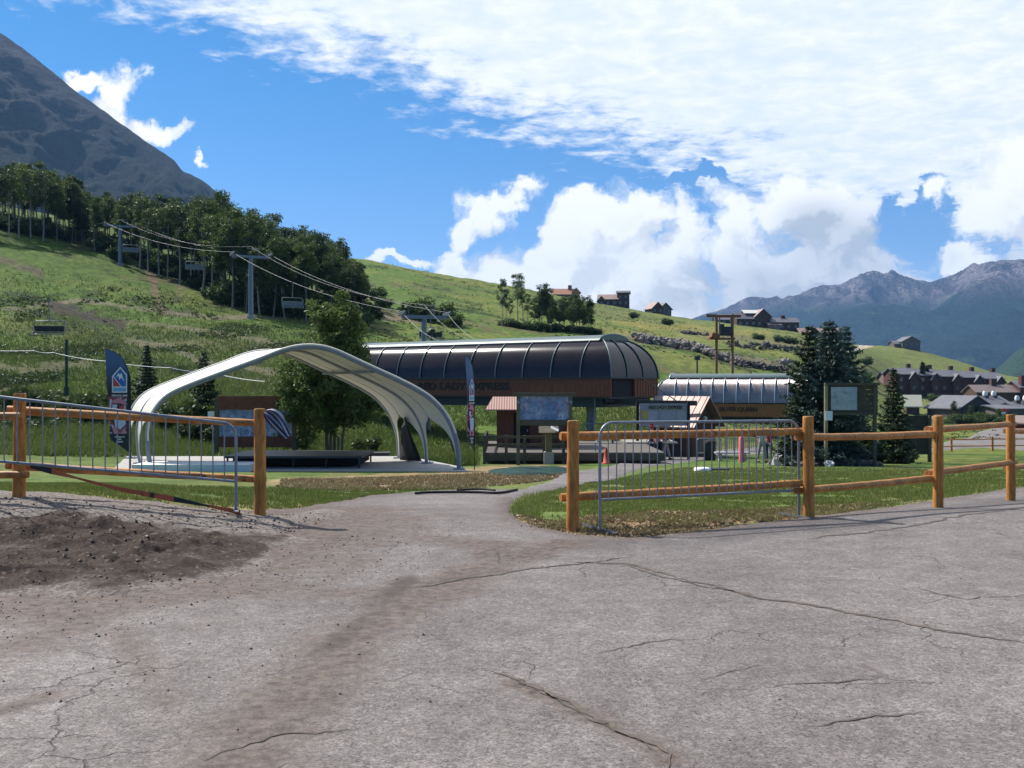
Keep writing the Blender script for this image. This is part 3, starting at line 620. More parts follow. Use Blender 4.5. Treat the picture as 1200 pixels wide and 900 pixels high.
# ================================================================ SKY, SUN, CAMERA
def make_world():
    w = bpy.data.worlds.new('World'); scene.world = w; w.use_nodes = True; nt = NT(w.node_tree); nd = w.node_tree.nodes
    bg = nd['Background']; out = nd['World Output']
    sky = nt.new('ShaderNodeTexSky'); sky.sky_type = 'NISHITA'; sky.sun_disc = False
    el = math.asin(SUN[2]); sky.sun_elevation = el; sky.sun_rotation = math.atan2(SUN[0], SUN[1]); sky.altitude = 2800; sky.air_density = 1.0; sky.dust_density = .3; sky.ozone_density = 3.0
    tc = nt.new('ShaderNodeTexCoord'); nv = nt.new('ShaderNodeVectorMath', operation='NORMALIZE'); nt.l.new(tc.outputs['Generated'], nv.inputs[0])
    sp = nt.new('ShaderNodeSeparateXYZ'); nt.l.new(nv.outputs[0], sp.inputs[0]); x, y, z = [E(nt, sp.outputs[i]) for i in range(3)]
    ya = nt.math('ABSOLUTE', y).max(.12)
    gx = x/ya; gz = z/ya                                   # bearing and height of the sky direction
    # ellipse-built cloud fields; a, b in pixels of the view, k strength
    def field(gx, gz, ells):
        f = None
        for (u, v, ru, rv) in ells:
            cx, cz = (u-600)/F, (450-v)/F
            dx = (gx-cx)*(F/ru); dz = (gz-cz)*(F/rv)
            q = 1.0-nt.math('SQRT', dx*dx+dz*dz)
            f = q if f is None else nt.math('SMOOTH_MAX', f, q, .25)
        return f
    CUM = [(740,330,130,85),(690,275,62,48),(735,262,42,48),(800,290,80,55),(870,265,62,72),(935,245,70,66),(985,270,62,60),(1010,320,95,50),(900,330,130,60),(1180,250,80,52),(1125,300,50,22),(1100,232,36,18),(562,250,46,34),(606,222,34,24),(540,268,22,26),(585,240,36,24),(534,314,42,24),(560,330,60,14),(620,330,100,45),(650,300,60,30),(1250,240,120,90),(1060,345,150,30),(455,312,50,8),(620,390,160,60),(148,112,34,26),(112,100,36,16),(175,142,34,20),(135,128,44,26),(246,182,9,12),(720,400,260,50)]
    def cum(ox, oz):
        v = nt.comb((gx+ox)*1.0, 0.0, (gz+oz)*1.15)
        n = nt.noise(v, 6.5, 9, .6, .25); n2 = nt.noise(v, 26, 6, .6)
        return field(gx+ox, gz+oz, CUM)*.9+(n-.5)*2.6+(n2-.5)*.9
    wn = nt.noise(nt.comb(gx, 1.7, gz), 11, 7, .62, out='Color'); ws = nt.new('ShaderNodeSeparateColor'); nt.put(ws.inputs[0], wn)
    wx, wz = E(nt, ws.outputs[0])-.5, E(nt, ws.outputs[1])-.5
    rx_, rz_ = gx, gz; gx = gx+wx*.12; gz = gz+wz*.09
    d0 = cum(0, 0); d1 = cum(-.016, .026)
    gx, gz = rx_, rz_
    a_c = nt.ss(.0,.42,d0)
    # altocumulus deck: seen in plan projection so its cells shrink toward the horizon
    zz = z.max(.03); pv = nt.comb(x/(zz+.05), y/(zz+.05), 0.0)
    n = nt.noise(pv, 1.15, 6, .6, .3); cell = nt.noise(pv, 7.5, 5, .62, .4); fine = nt.noise(pv, 22, 4, .6)
    # deck edge runs from upper left down to the right
    line = lambda x0,y0,x1,y1: None
    e1 = (gx-(300-600)/F)*.42-((450-12)/F-gz)*-1.0            # distance above the slanting edge
    edge = gz-((450+12)/F-(gx+(600-200)/F)*.335)
    e2 = gz-(450-205)/F+(n-.5)*.12
    dm = edge.min(e2+.05)*8.5+.22+(n-.5)*1.5+(cell-.5)*1.35+(fine-.5)*.5
    hole = field(gx+wx*.35, gz+wz*.2, [(1075,258,60,26),(1050,285,50,22),(1110,285,40,16),(800,228,60,10)])
    dm = dm-nt.ss(-.6,.6,hole)*1.15
    a_s = nt.ss(-.1,.5,dm)*.99
    a_s = nt.math('POWER', a_s, .8)
    # thin veil along the horizon
    veil = nt.ss(.16,.0,gz)*nt.ss(.35,.65,nt.noise(nt.comb(gx, 0.0, gz*4), 3.2, 6, .6)+ .1)*nt.ss(-.1,.12,gx)*.55
    lit = nt.ss(-.30,.22,(d0-d1)-.04)
    base = nt.ss(.10,.30,gz+(nt.noise(nt.comb(gx,0.0,gz), 5, 5, .6)-.5)*.16)                         # undersides near the horizon are greyer
    thick = nt.ss(.5,1.5,d0)
    sh = (1.0-lit)*.50+thick*(1.0-base)*.38
    grey = field(gx, gz, [(1000,300,120,70),(900,345,150,55),(960,265,60,40)]); sh = sh+nt.ss(-.2,.7,grey)*.62
    cc = nt.mix(nt.math('MINIMUM', sh, 1.0), (1.06,1.05,1.04), (.50,.53,.57))
    sc = nt.mix(nt.ss(.35,.75,cell*.6+fine*.2+n*.2), (.74,.82,.95), (1.04,1.03,1.02))
    skyc = nt.mul(E(nt, sky.outputs[0]), nt.mix(nt.ss(.02,.34,z), (.72,.80,.95), (.35,.84,1.06)))
    # everything as radiance
    SK = .088
    s1 = nt.new('ShaderNodeBackground'); nt.put(s1.inputs[0], skyc); s1.inputs[1].default_value = SK
    def over(prev, colr, alpha, strength):
        b = nt.new('ShaderNodeBackground'); nt.put(b.inputs[0], colr); b.inputs[1].default_value = strength
        mx = nt.new('ShaderNodeMixShader'); nt.put(mx.inputs[0], alpha); nt.l.new(prev, mx.inputs[1]); nt.l.new(b.outputs[0], mx.inputs[2]); return mx.outputs[0]
    up = nt.ss(-.02,.01,z)*nt.ss(-.35,.25,y)  # also clears unseen clouds behind the camera, to cut fill light
    o = over(s1.outputs[0], (.88,.93,1.0), veil*up, CLOUD_S)
    o = over(o, sc, a_s*up, CLOUD_S)
    o = over(o, cc, a_c*up, CLOUD_S)
    nt.l.new(o, out.inputs['Surface'])
    nd.remove(bg)
    try: w.cycles.sampling_method = 'MANUAL'; w.cycles.sample_map_resolution = 1024
    except Exception: pass
CLOUD_S = .74
EXPO = .68
make_world()
sd = bpy.data.lights.new('sun', 'SUN'); sd.energy = 4.2; sd.angle = math.radians(.55); sd.color = (1,.95,.87)
so = bpy.data.objects.new('sun', sd); col.objects.link(so)
from mathutils import Vector, Matrix
so.rotation_euler = Vector(SUN).to_track_quat('Z', 'Y').to_euler(); so.location = (-20, 10, 40)
cd = bpy.data.cameras.new('camera'); cam = bpy.data.objects.new('camera', cd); col.objects.link(cam)
cam.location = (0, 0, CH); cam.rotation_euler = (math.pi/2, 0, 0); cd.sensor_width = 36; cd.lens = F/1200*36; cd.clip_end = 60000; cd.clip_start = .1
scene.camera = cam
scene.view_settings.view_transform = 'Standard'; scene.view_settings.look = 'None'; scene.view_settings.exposure = EXPO; scene.view_settings.gamma = 1
scene.render.engine = 'CYCLES'
scene.cycles.max_bounces = 6; scene.cycles.diffuse_bounces = 3; scene.cycles.glossy_bounces = 3; scene.cycles.transparent_max_bounces = 8; scene.cycles.volume_bounces = 0
scene.cycles.use_denoising = True; scene.cycles.sample_clamp_indirect = 6
try: scene.cycles.denoiser = 'OPENIMAGEDENOISE'
except Exception: pass
# ================================================================ MATERIALS FOR THINGS
def logbuild(nt, vec, c, bs):
    n = nt.noise(nt.scalev(vec, (1,1,.12)), 38, 5, .65)
    c = nt.mul(c, nt.mix(nt.ss(.35,.65,n), (.72,.66,.6), (1.15,1.15,1.15)))
    k = nt.vor(vec, 5.5); c = nt.mix(nt.ss(.085,.04,k)*.75, c, (.10,.035,.012))
    ck = nt.noise(nt.scalev(vec, (1,1,.035)), 30, 4, .6); c = nt.mix(nt.ss(.62,.66,ck)*.75, c, (.07,.03,.014)); gr = nt.noise(nt.scalev(vec,(1,1,.4)), 3.5, 5, .7); c = nt.mix(nt.ss(.54,.72,gr)*.5, c, (.26,.17,.09))
    spz = nt.new('ShaderNodeSeparateXYZ'); nt.put(spz.inputs[0], vec)
    bp = nt.new('ShaderNodeBump'); bp.inputs['Strength'].default_value = .6; bp.inputs['Distance'].default_value = .004
    nt.put(bp.inputs['Height'], n); nt.l.new(bp.outputs[0], bs.inputs['Normal']); return c
LOGV = mat('stained_log', (.47,.205,.052), .72, var=.3, scale=3, build=logbuild, spec=.25)
LOGE = mat('log_end', (.36,.20,.085), .7, var=.3, scale=30)
def logbuildx(nt, vec, c, bs): return logbuild(nt, nt.scalev(vec, (.2,1,1)), c, bs)
LOGH = mat('stained_rail', (.47,.205,.052), .55, var=.3, scale=3, build=logbuildx, spec=.4)
GALV = mat('galvanised_steel', (.24,.26,.29), .45, metal=.6, var=.22, scale=14)
GALVD = mat('dull_steel', (.20,.22,.25), .5, metal=.5, var=.2, scale=6)
DKMET = mat('dark_metal', (.035,.04,.045), .5, metal=.4, var=.2, scale=6)
BLACK = mat('black_cloth', (.012,.012,.015), .9, var=.3, scale=5)
CONC = mat('concrete', (.36,.345,.32), .85, var=.12, scale=3, bump=.003)
MEMB = mat('canopy_fabric', (.76,.71,.62), .6, var=.05, scale=1.2)
GREYP = mat('grey_painted_steel', (.22,.24,.28), .5, var=.12, scale=3)
WDARK = mat('weathered_plank', (.10,.085,.06), .85, var=.35, scale=6, stretch=(1,1,4))
WRED = mat('redwood', (.13,.045,.025), .75, var=.35, scale=5, stretch=(3,3,.4))
WORG = mat('cedar', (.36,.13,.035), .7, var=.3, scale=5, stretch=(3,3,.3))
WHITE = mat('white_paint', (.78,.78,.76), .5, var=.05)
def lm(name, rgb, r=.7): return mat(name, rgb, r, var=.08, scale=8)

# ================================================================ LOG FENCES
def log(mb, a, b, r0, r1, n=14, wig=.005, seed=0):
    rg = random.Random(seed); a = np.array(a); b = np.array(b); pts = []; rs = []
    for i in range(n+1):
        t = i/n; p = a+(b-a)*t; e = math.sin(math.pi*t)
        p = p+np.array([rg.uniform(-1,1), rg.uniform(-1,1), rg.uniform(-1,1)-.0])*wig*.6+np.array([0,0,-1])*wig*1.5*e
        pts.append(p); rs.append(r0+(r1-r0)*t)
    rs[0] *= .93; rs[-1] *= .93
    mb.tube(pts, rs, 16, cap=True)
def fence(name, posts, rails, label, group=None, r=.066, rr=.046, ph=1.2, mats=None):
    root = empty(name, (posts[0][0], posts[0][1], posts[0][2]), 0, label, 'fence', group); o = np.array(posts[0])
    for i, p in enumerate(posts):
        q = np.array(p)-o; h = p[3] if len(p) > 3 else ph; m = MB(); q = np.array(p[:3])-o[:3]
        e = MB(); rg = random.Random(i); dx, dy = rg.uniform(-.01,.01), rg.uniform(-.01,.01)
        zz = np.linspace(-.25, h-.02, 14); m.tube([q+np.array([dx*max(0,z/h)+rg.uniform(-.003,.003),dy*max(0,z/h)+rg.uniform(-.003,.003),z]) for z in zz]+[q+np.array([dx,dy,h-.008]), q+np.array([dx,dy,h])], [r*(1.05-.07*k/13)*rg.uniform(.97,1.03) for k in range(14)]+[r*.97, r*.88], 20)
        post = m.build('post', LOGV, root)
        e.tube([q+np.array([dx,dy,h-.004]), q+np.array([dx,dy,h+.002])], [r*.86, r*.84], 20); e.build('post_end', LOGE, post)
    for k, (a, b, s) in enumerate(rails):
        m = MB(); log(m, np.array(a)-o[:3], np.array(b)-o[:3], rr*1.08 if s else rr*.9, rr*.9 if s else rr*1.08, seed=k+3)
        m.build('rail', LOGH, root)
    return root
def FP(u, v, Y): return np.array(P(u, v, Y))
pA = (.66, 10.8, g1(.66,10.8)); pB = (3.54, 11.8, g1(3.54,11.8)); pC = (5.81, 13.5, g1(5.81,13.5)); pD = (7.66, 15.2, g1(7.66,15.2)); pE = (9.4, 17.3, g1(9.4,17.3)); pF = (11.2,19.6,g1(11.2,19.6))
# keep the post tops where the picture has them
def ptop(p, v): return (p[0], p[1], p[2], CH+(450-v)/F*p[1]-p[2])
RP = [ptop(pA,493), ptop(pB,488), ptop(pC,487), ptop(pD,486), ptop(pE,485.5), ptop(pF,486)]
bk = .10
RR_ = [(FP(657,511,10.8+bk), FP(952,505,11.8+bk), 1), (FP(657,583,10.8+bk), FP(952,565,11.8+bk), 1),
       (FP(933,512.5,11.8+.02), FP(1098,508.5,13.5+.06), 0), (FP(930,575,11.8+.02), FP(1094,560.5,13.5+.06), 0),
       (FP(1086,503.5,13.6), FP(1189,496.5,15.2+.06), 1), (FP(1086,554.5,13.6), FP(1190,541,15.2+.06), 1),
       (FP(1178,505,15.3), FP(1250,505,17.3+.05), 0), (FP(1178,549,15.3), FP(1250,540,17.3+.05), 0),
       (FP(1220,499,17.3), FP(1290,498,19.6), 0), (FP(1220,536,17.3), FP(1290,531,19.6), 0)]
fence('rail_fence', RP, RR_, 'orange stained log rail fence at right, from the path mouth along the lawn edge')
pL1 = (-5.46,10.96,g1(-5.46,10.96)); pL2 = (-2.9,11.4,g1(-2.9,11.4)); pL0 = (-8.2,10.6,g1(-8.2,10.6))
LP = [ptop(pL1,461), ptop(pL2,479), ptop(pL0,450)]
LR = [(FP(9,480,11.08), FP(308,496,11.43), 1), (FP(8,545,11.08), FP(312,562,11.43), 1), (FP(-300,492,10.62), FP(27,487,10.96-.09), 1), (FP(-300,560,10.62), FP(33,556,10.96-.09), 1)]
fence('rail_fence', LP, LR, 'orange stained log fence at left behind the dirt, with a steel barrier on it')
# distant little fence by the road
fp = [(X_(u,Y), Y, g1(X_(u,Y),Y)) for u, Y in ((1003,70),(1047,72),(1078,75),(1115,79),(1163,79),(1206,80),(1250,82))]
frr = []
for a, b in zip(fp[:-1], fp[1:]):
    for h in (.95,.42): frr.append((np.array([a[0]-.1,a[1]-.05,a[2]+h]), np.array([b[0]+.1,b[1]-.05,b[2]+h]), 1))
fence('rail_fence', fp, frr, 'small far log rail fence crossing the grass by the grey road at right', r=.085, rr=.05, ph=1.15)

# ================================================================ STEEL BARRIERS
def barrier(name, a, b, label, h=1.1, nb=24, r=.0165, foot=True, group=None, za=None, zb=None, feet=(.33,.33)):
    """a,b: foot points (x,y,z)"""
    a = np.array(a, float); b = np.array(b, float); L = math.hypot(b[0]-a[0], b[1]-a[1]); yaw = math.atan2(b[1]-a[1], b[0]-a[0]); dz = b[2]-a[2]
    root = empty(name, tuple(a), yaw, label, 'barrier', group)
    fr = MB(); R = .16; pts = [(0,0,.02)]
    lo = .235
    def zt(x): return dz*x/L
    for k in range(7):
        t = math.pi/2*k/6; pts.append((R-R*math.cos(t), 0, h-R+R*math.sin(t)+zt(0)))
    for k in range(7):
        t = math.pi/2*k/6; pts.append((L-R+R*math.sin(t), 0, h-R+R*math.cos(t)+zt(L)))
    pts.append((L,0,.02+dz))
    fr.tube(pts, r, 10); fr.tube([(0,0,lo+.1),(L,0,lo+.1+dz)], r*.95, 10)
    fr.build('frame', GALV, root)
    for k in range(nb):
        x = L*(k+1)/(nb+1); e = 0
        if x < R: e = R-math.sqrt(max(0, R*R-(R-x)**2))
        if x > L-R: e = R-math.sqrt(max(0, R*R-(x-L+R)**2))
        m = MB(); m.tube([(x,0,lo+.1+zt(x)),(x,0,h-e+zt(x))], r*.42, 6, cap=False); m.build('bar', GALV, root)
    if foot:
        for x, zz, ln in ((0,0,feet[0]),(L,dz,feet[1])):
            m = MB(); m.box((x,0,zz+.018), (.055, ln*2, .008)); m.box((x-.024,0,zz+.03), (.006, ln*2, .02)); m.build('foot', GALV, root)
    for z in (lo+.12, h-.28):
        hk = MB(); pp = [(-.0,0,z+.06),(-.035,0,z+.09),(-.055,0,z+.06),(-.055,0,z-.03)]; hk.tube(pp, r*.38, 6); hk.build('hook', GALV, root)
    return root
ba = (X_(703,10.72), 10.72, g1(X_(703,10.72),10.72)+.01); bb = (X_(936,11.85), 11.85, g1(X_(936,11.85),11.85)+.0)
barrier('crowd_barrier', ba, bb, 'long grey steel crowd barrier standing in front of the right log fence', h=1.17, nb=25)
za = g1(-5.6,10.45)
barrier('crowd_barrier', (-5.62,10.42,1.6-.115*10.42*.0-1.12+.0-.01), (-3.1,11.12,.17), 'grey steel crowd barrier hung across the left log fence, its near leg in the dirt', h=1.00, nb=20, feet=(.2,.2))

# caution strap sagging from the fence to the barrier foot
st = MB(); pts = [FP(36,546,10.95),FP(60,552,10.9),FP(90,560,10.88),FP(140,573,10.9),FP(200,584,10.95),FP(240,592,11.0),FP(266,597,11.05),FP(282,600.5,11.08)]
SO = mat('strap_orange', (.45,.10,.03), .6, var=.2, scale=6, build=lambda nt, vec, c, bs: nt.mix(nt.ss(.52,.56,nt.noise(nt.scalev(vec,(1,.1,.1)), 4.5, 1, .4)), c, (.012,.012,.012)))
rows = []
for i, p in enumerate(pts):
    w = .022+.012*math.sin(i*2.1); rows.append([(p[0], p[1]-.012, p[2]-w), (p[0], p[1]-.016, p[2]), (p[0], p[1]-.008, p[2]+w)])
st.grid(rows); s2 = st.build('caution_strap', SO, None, 'twisted orange and black strap sagging from the left fence post to the ground', 'strap')
# striped rag tied on the post
rag = MB(); rows = []
for i in range(9):
    t = i/8; c = FP(311+27*t, 483+29*t**1.4, 11.35); w = .03+.055*math.sin(math.pi*min(1, t*1.05))**.8*(1-.3*t)
    rows.append([c+np.array([-.7*w+k*w*.19, -.02+.025*math.sin(k*1.6+i*.4), -w*.9+k*w*.24]) for k in range(9)])
for k in range(8):
    rag.cur = k % 2; rag.grid([[r[k], r[k+1]] for r in rows])
RAGM = [mat('rag_dark', (.035,.035,.06), .8, var=.3, scale=6), mat('rag_pale', (.33,.34,.42), .8, var=.3, scale=6)]
o = rag.build('striped_rag', RAGM, None, 'dark blue and white striped rag tied to the top of the left fence post', 'rag')

# ================================================================ FEATHER FLAGS
def feather_flag(label, base, yaw, H=3.6, top_v=None):
    root = empty('feather_flag', base, yaw, label, 'flag', 'feather flags beside the canopy')
    # pole: straight then curved forward (toward -x)
    prof = []
    for i in range(30):
        t = i/29; z = H*t; x = 0 if t < .72 else -((t-.72)/.28)**1.9*.66; z = z if t < .72 else H*.72+H*.28*math.sin((t-.72)/.28*math.pi/2*.93)
        prof.append((x, 0, z))
    m = MB(); m.tube([(p[0], 0, p[2]) for p in prof], [.016-.009*i/29 for i in range(30)], 8); m.build('pole', BLACK, root)
    # cloth, cut along the pole, straight free edge
    lo = .55; n = 40; xl0 = -.48; bot = .9
    zs = [lo+(prof[-1][2]-lo)*i/n for i in range(n+1)]
    def px(z): return float(np.interp(z, [p[2] for p in prof], [p[0] for p in prof]))
    def xl(z):
        t = (z-lo)/(prof[-1][2]-lo); b = -.52-.16*t
        if z < bot+.15: b = -.02+(b+.02)*sst(0, 1, np.array((z-lo)/(bot+.15-lo)))*1.0
        return float(b)
    rows = []
    for z in zs:
        a, b = px(z)-.005, min(xl(z), px(z)-.012); rows.append([(a+(b-a)*k/6, .02*math.sin(z*3+k*.5)*(k/6), z) for k in range(7)])
    m = MB(); m.grid(rows)
    def bld(nt, vec, c, bs):
        sp = nt.new('ShaderNodeSeparateXYZ'); nt.put(sp.inputs[0], vec); x, z = E(nt, sp.outputs[0]), E(nt, sp.outputs[2])
        c = nt.mix(nt.ss(2.2,3.3,z), (.016,.018,.03), (.06,.12,.26))
        # picture area: riders in red, white and blue over black, as irregular patches
        n = nt.noise(vec, 5.2, 2, .5, .8); n2 = nt.noise(nt.scalev(vec,(1,1,.7)), 9, 2, .5, .6)
        band = nt.ss(1.12,1.2,z)*nt.ss(2.22,2.12,z)*nt.ss(-.05,-.14,x)
        c = nt.mix(nt.ss(.47,.5,n)*band, c, (.36,.05,.06)); c = nt.mix(nt.ss(.56,.6,n2)*band, c, (.55,.6,.72)); c = nt.mix(nt.ss(.44,.40,n2)*band*.8, c, (.05,.08,.2))
        c = nt.mix(nt.ss(-.07,-.05,x), c, (.012,.012,.015))
        return c
    cl = m.build('banner', mat('banner_print', rough=.6, build=bld), root)
    # printed badge, raised a few mm on both faces
    for s, dy in ((-1,-.028),(1,.028)):
        def pl(pts, mm, name, d):
            b = MB(); q = [(x, dy+s*d, z) for x, z in pts]; b.prism(q, (0, s*.002, 0)); return b.build(name, mm, cl)
        cx, z0 = -.285, 2.28; k = 1.0
        pl([(cx-.20,z0),(cx+.20,z0),(cx+.20,z0+.50),(cx+.02,z0+.72),(cx-.20,z0+.46)], FW, 'badge', .000)
        pl([(cx-.17,z0+.17),(cx+.17,z0+.17),(cx+.17,z0+.48),(cx+.02,z0+.67),(cx-.17,z0+.44)], FB, 'badge_field', .003)
        pl([(cx-.17,z0+.17),(cx+.02,z0+.17),(cx-.17,z0+.44)], FR, 'badge_field', .006)
        pl([(cx-.175,z0+.45),(cx+.035,z0+.165),(cx+.055,z0+.165),(cx-.165,z0+.47)], FW, 'badge_line', .009)
        pl([(cx-.09,z0+.44),(cx-.02,z0+.55),(cx+.0,z0+.50),(cx+.05,z0+.54),(cx+.13,z0+.30),(cx+.05,z0+.42),(cx+.0,z0+.36),(cx-.03,z0+.46)], FW, 'badge_peak', .009)
        pl([(cx-.17,z0+.03),(cx+.17,z0+.03),(cx+.17,z0+.14),(cx-.17,z0+.14)], FLB, 'badge_band', .004)
        def txt(sx, zz, size, cxx=cx):
            t = text_mesh('lettering', sx, size, (cxx, dy+s*.004, zz), FW, cl, depth=.001, font_bold=.002); 
            if s > 0: t.rotation_euler = (0,0,math.pi)
        txt('MTB-COL 2008', 2.20, .062); txt('TO JOIN US', 1.05, .05); txt('VISIT', .985, .05); txt('A RIDER', .92, .05)
        # shirt and arms of the printed figure
        pl([(cx-.16,1.72),(cx+.16,1.72),(cx+.16,1.40),(cx+.02,1.25),(cx-.12,1.36)], FLB2, 'print', .002)
        pl([(cx-.19,1.3),(cx-.10,1.36),(cx-.06,1.14),(cx-.15,1.14)], FPK, 'print', .004)
        pl([(cx+.05,1.22),(cx+.15,1.34),(cx+.17,1.14),(cx+.04,1.14)], FPK, 'print', .004)
        pl([(cx-.20,2.06),(cx-.05,2.13),(cx+.12,2.08),(cx+.19,1.92),(cx+.02,1.98),(cx-.20,2.0)], FPK, 'print', .003)
        pl([(cx-.19,1.95),(cx-.05,1.95),(cx-.08,1.84),(cx+.03,1.76),(cx-.12,1.76),(cx-.19,1.8)], FLB2, 'print', .004)
        pl([(cx-.02,1.92),(cx+.12,1.92),(cx+.1,1.82),(cx+.02,1.8)], FR, 'print', .005)
    return root
FW = lm('print_white', (.75,.75,.78)); FB = lm('print_blue', (.04,.14,.42)); FR = lm('print_red', (.55,.06,.07)); FLB = lm('print_pale_blue', (.18,.36,.6)); FLB2 = lm('print_lilac', (.5,.53,.68)); FPK = lm('print_pink', (.6,.22,.28))
x, y = X_(153,27.5), 27.5
feather_flag('broad dark feather flag with a blue and red mountain badge, left of the canopy', (x, y, g1(x,y)), math.radians(8), H=CH+(450-409)/F*27.5-g1(x,y))
x, y = X_(556,32.5), 32.5
feather_flag('narrow side-on feather flag standing in the straw at the right foot of the canopy', (x, y, g1(x,y)), math.radians(68), H=CH+(450-417)/F*32.5-g1(x,y))

# ================================================================ CANOPY STAGE
SZ = CH-100/F*31.3                     # slab level
slab = [( -14.9,30.2),(-1.3,30.2),(-3.1,37.6),(-16,37.6)]
m = MB(); m.prism([(a,b,SZ-.42) for a,b in [(-12.4,30.6),(-1.35,30.6),(-1.7,32.4),(-3.9,37.0),(-14.4,37.0)]], (0,0,.42)); m.build('concrete_slab', CONC, label='pale concrete stage slab under the white canopy', cat='slab')
def bez(pts, n):
    out = []
    P_ = [np.array(p, float) for p in pts]; P_ = [2*P_[0]-P_[1]]+P_+[2*P_[-1]-P_[-2]]
    for i in range(1, len(P_)-2):
        for k in range(n):
            t = k/n; a, b, c, d = P_[i-1], P_[i], P_[i+1], P_[i+2]
            out.append(.5*((2*b)+(-a+c)*t+(2*a-5*b+4*c-d)*t*t+(-a+3*b-3*c+d)*t**3))
    out.append(P_[-2]); return out
# near arch outline in metres: s along the arch, from the picture at 31.3 m
arch_px = [(177,549),(174.5,535),(173,518),(173.5,503),(177,488),(184,475),(196,463.5),(215,454),(245,442.5),(275,431.5),(305,420.5),(328,411.5),(345,407),(362,405.5),(378,407),(395,412),(420,423.5),(445,435),(470,446.5),(490,457),(505,467),(518,480),(527,494),(533,509),(536.5,525),(538,549)]
A0 = bez([((u-600)/F*31.3, 0, SZ+(549-v)/F*31.3) for u, v in arch_px], 3)
A0 = np.array(A0); nS = len(A0)
SH = np.array([-2.45, 4.7, 0.0])
O = np.array([0, 31.3, 0])
ARCHM = mat('arch_steel', (.30,.31,.33), .5, var=.12, scale=3)
can = empty('stage_canopy', (-6.5, 33.5, SZ), 0, 'large white fabric stage canopy on three grey steel arches', 'canopy'); co = np.array([-6.5,33.5,SZ])
for k, t in enumerate((0,.5,1)):
    m = MB(); m.tube(list(A0+O+SH*t-co), .075 if k == 0 else .055, 10); m.build('arch', ARCHM if k else GREYP, can)
    for e in (0, -1):
        m = MB(); q = A0[e]+O+SH*t-co; m.box((q[0],q[1],.02), (.35,.35,.04)); m.tube([q+[.1,.1,.03],q+[.1,.1,.09]], .02, 6); m.build('base_plate', GREYP, can)
# membrane with scalloped leg openings
arc = np.concatenate([[0], np.cumsum(np.linalg.norm(np.diff(A0, axis=0), axis=1))])
def half(z):                            # how far the cloth reaches from each arch (0..0.5) at leg height z above slab
    z = np.asarray(z); return .5*np.where(z >= 1.5, 1.0, .10+.90*(1-np.sqrt(np.clip(1-(z/1.5)**2.4, 0, 1))))
m = MB(); nt_ = 8
for b in range(2):
    for side in (0, 1):
        rows = []
        for i in range(nS):
            z = A0[i][2]-SZ; hw = float(half(z)); sag = .10*math.sin(math.pi*min(1, i/(nS-1)))
            row = []
            for k in range(nt_+1):
                f = (k/nt_)*hw*2*.5; t = f if side == 0 else 1-f
                tt = b*.5+t*.5; p = A0[i]+O+SH*tt-co
                dip = sag*math.sin(math.pi*t)*.8; cx = -6.9+SH[0]*tt
                inward = .12*math.sin(math.pi*t)*(1-sst(1.2,3.2,np.array(z)))
                p = p+np.array([(1 if p[0]+co[0] < cx else -1)*inward, 0, -dip+.05])
                row.append(p)
            rows.append(row)
        m.grid(rows)
mem = m.build('membrane', MEMB, can)
sol = mem.modifiers.new('thick', 'SOLIDIFY'); sol.thickness = .012
# edge trim of the fabric lip, double white lines seen from outside
for t in (-.012, 1.012):
    m = MB(); m.tube([p+O+SH*t-co+np.array([0,0,.07]) for p in A0[6:-6]], .035, 6); m.build('edge_trim', MEMB, can)
for f in (.40, .66):
    i = int(f*nS); m = MB(); m.tube([A0[i]+O-co-[0,0,.1], A0[i]+O+SH-co-[0,0,.1]], .045, 8); m.build('purlin', GREYP, can)
i = int(.53*nS)
# low black stage deck
x0, x1 = X_(262,31.6), X_(424,31.6)
st = empty('stage_platform', ((x0+x1)/2, 33, SZ), 0, 'low black portable stage deck on short legs under the canopy', 'stage')
m = MB(); m.box((0,0,.36), (x1-x0, 2.8, .07)); m.build('deck', mat('stage_black', (.035,.035,.04), .45, var=.3, scale=3), st)
for i in range(5):
    for s in (-1,1): m = MB(); m.box(((i-2)*(x1-x0-.2)/4, s*1.3, .165), (.05,.05,.33)); m.build('leg', DKMET, st)
m = MB(); m.box((0,.2,.2), (x1-x0-.3, 2.2, .24)); m.build('skirt', BLACK, st)
# black drape hanging beside the middle leg
dx = np.array([X_(470,34.8), 34.8, SZ]); m = MB()
rows = []
for i in range(9):
    t = i/8; a = np.array(P(474+(-2+ 0)*t-(0 if t < .2 else 3), 489+51*t, 35.2)); b = np.array(P(474+20*t, 489+51*t, 34.2)); rows.append([a+(b-a)*k/6+np.array([0,.06*math.sin(k*2.2),0]) for k in range(7)])
m.grid(rows); d = m.build('stage_drape', BLACK, label='black cloth drape pulled to a point beside the middle canopy leg', cat='drape'); s_ = d.modifiers.new('t','SOLIDIFY'); s_.thickness = .02
# short black lighting truss leaning in the right bay
lt = empty('truss', P(529,497,33.5), 0, 'short black lattice truss leaning inside the right-hand opening of the canopy', 'truss')
p0 = np.array(P(521.5,496,33.5)); p1 = np.array(P(532,529,33.5)); o0 = np.array(P(529,497,33.5)); dd = (p1-p0)
for s in (0, .22): m = MB(); m.tube([p0+[s,0,.03]-o0, p1+[s*.9,0,-.0]-o0], .028, 6); m.build('chord', DKMET, lt)
for k in range(7): t = (k+.5)/7; m = MB(); m.tube([p0+dd*t-o0, p0+dd*t+[.21,0,.02]-o0], .02, 6); m.build('rung', DKMET, lt)
p2 = np.array([p1[0]+.12, p1[1], SZ]); m = MB(); m.tube([p1+[.1,0,0]-o0, p2+[0,0,0]-o0], .02, 6); m.build('stand', DKMET, lt)
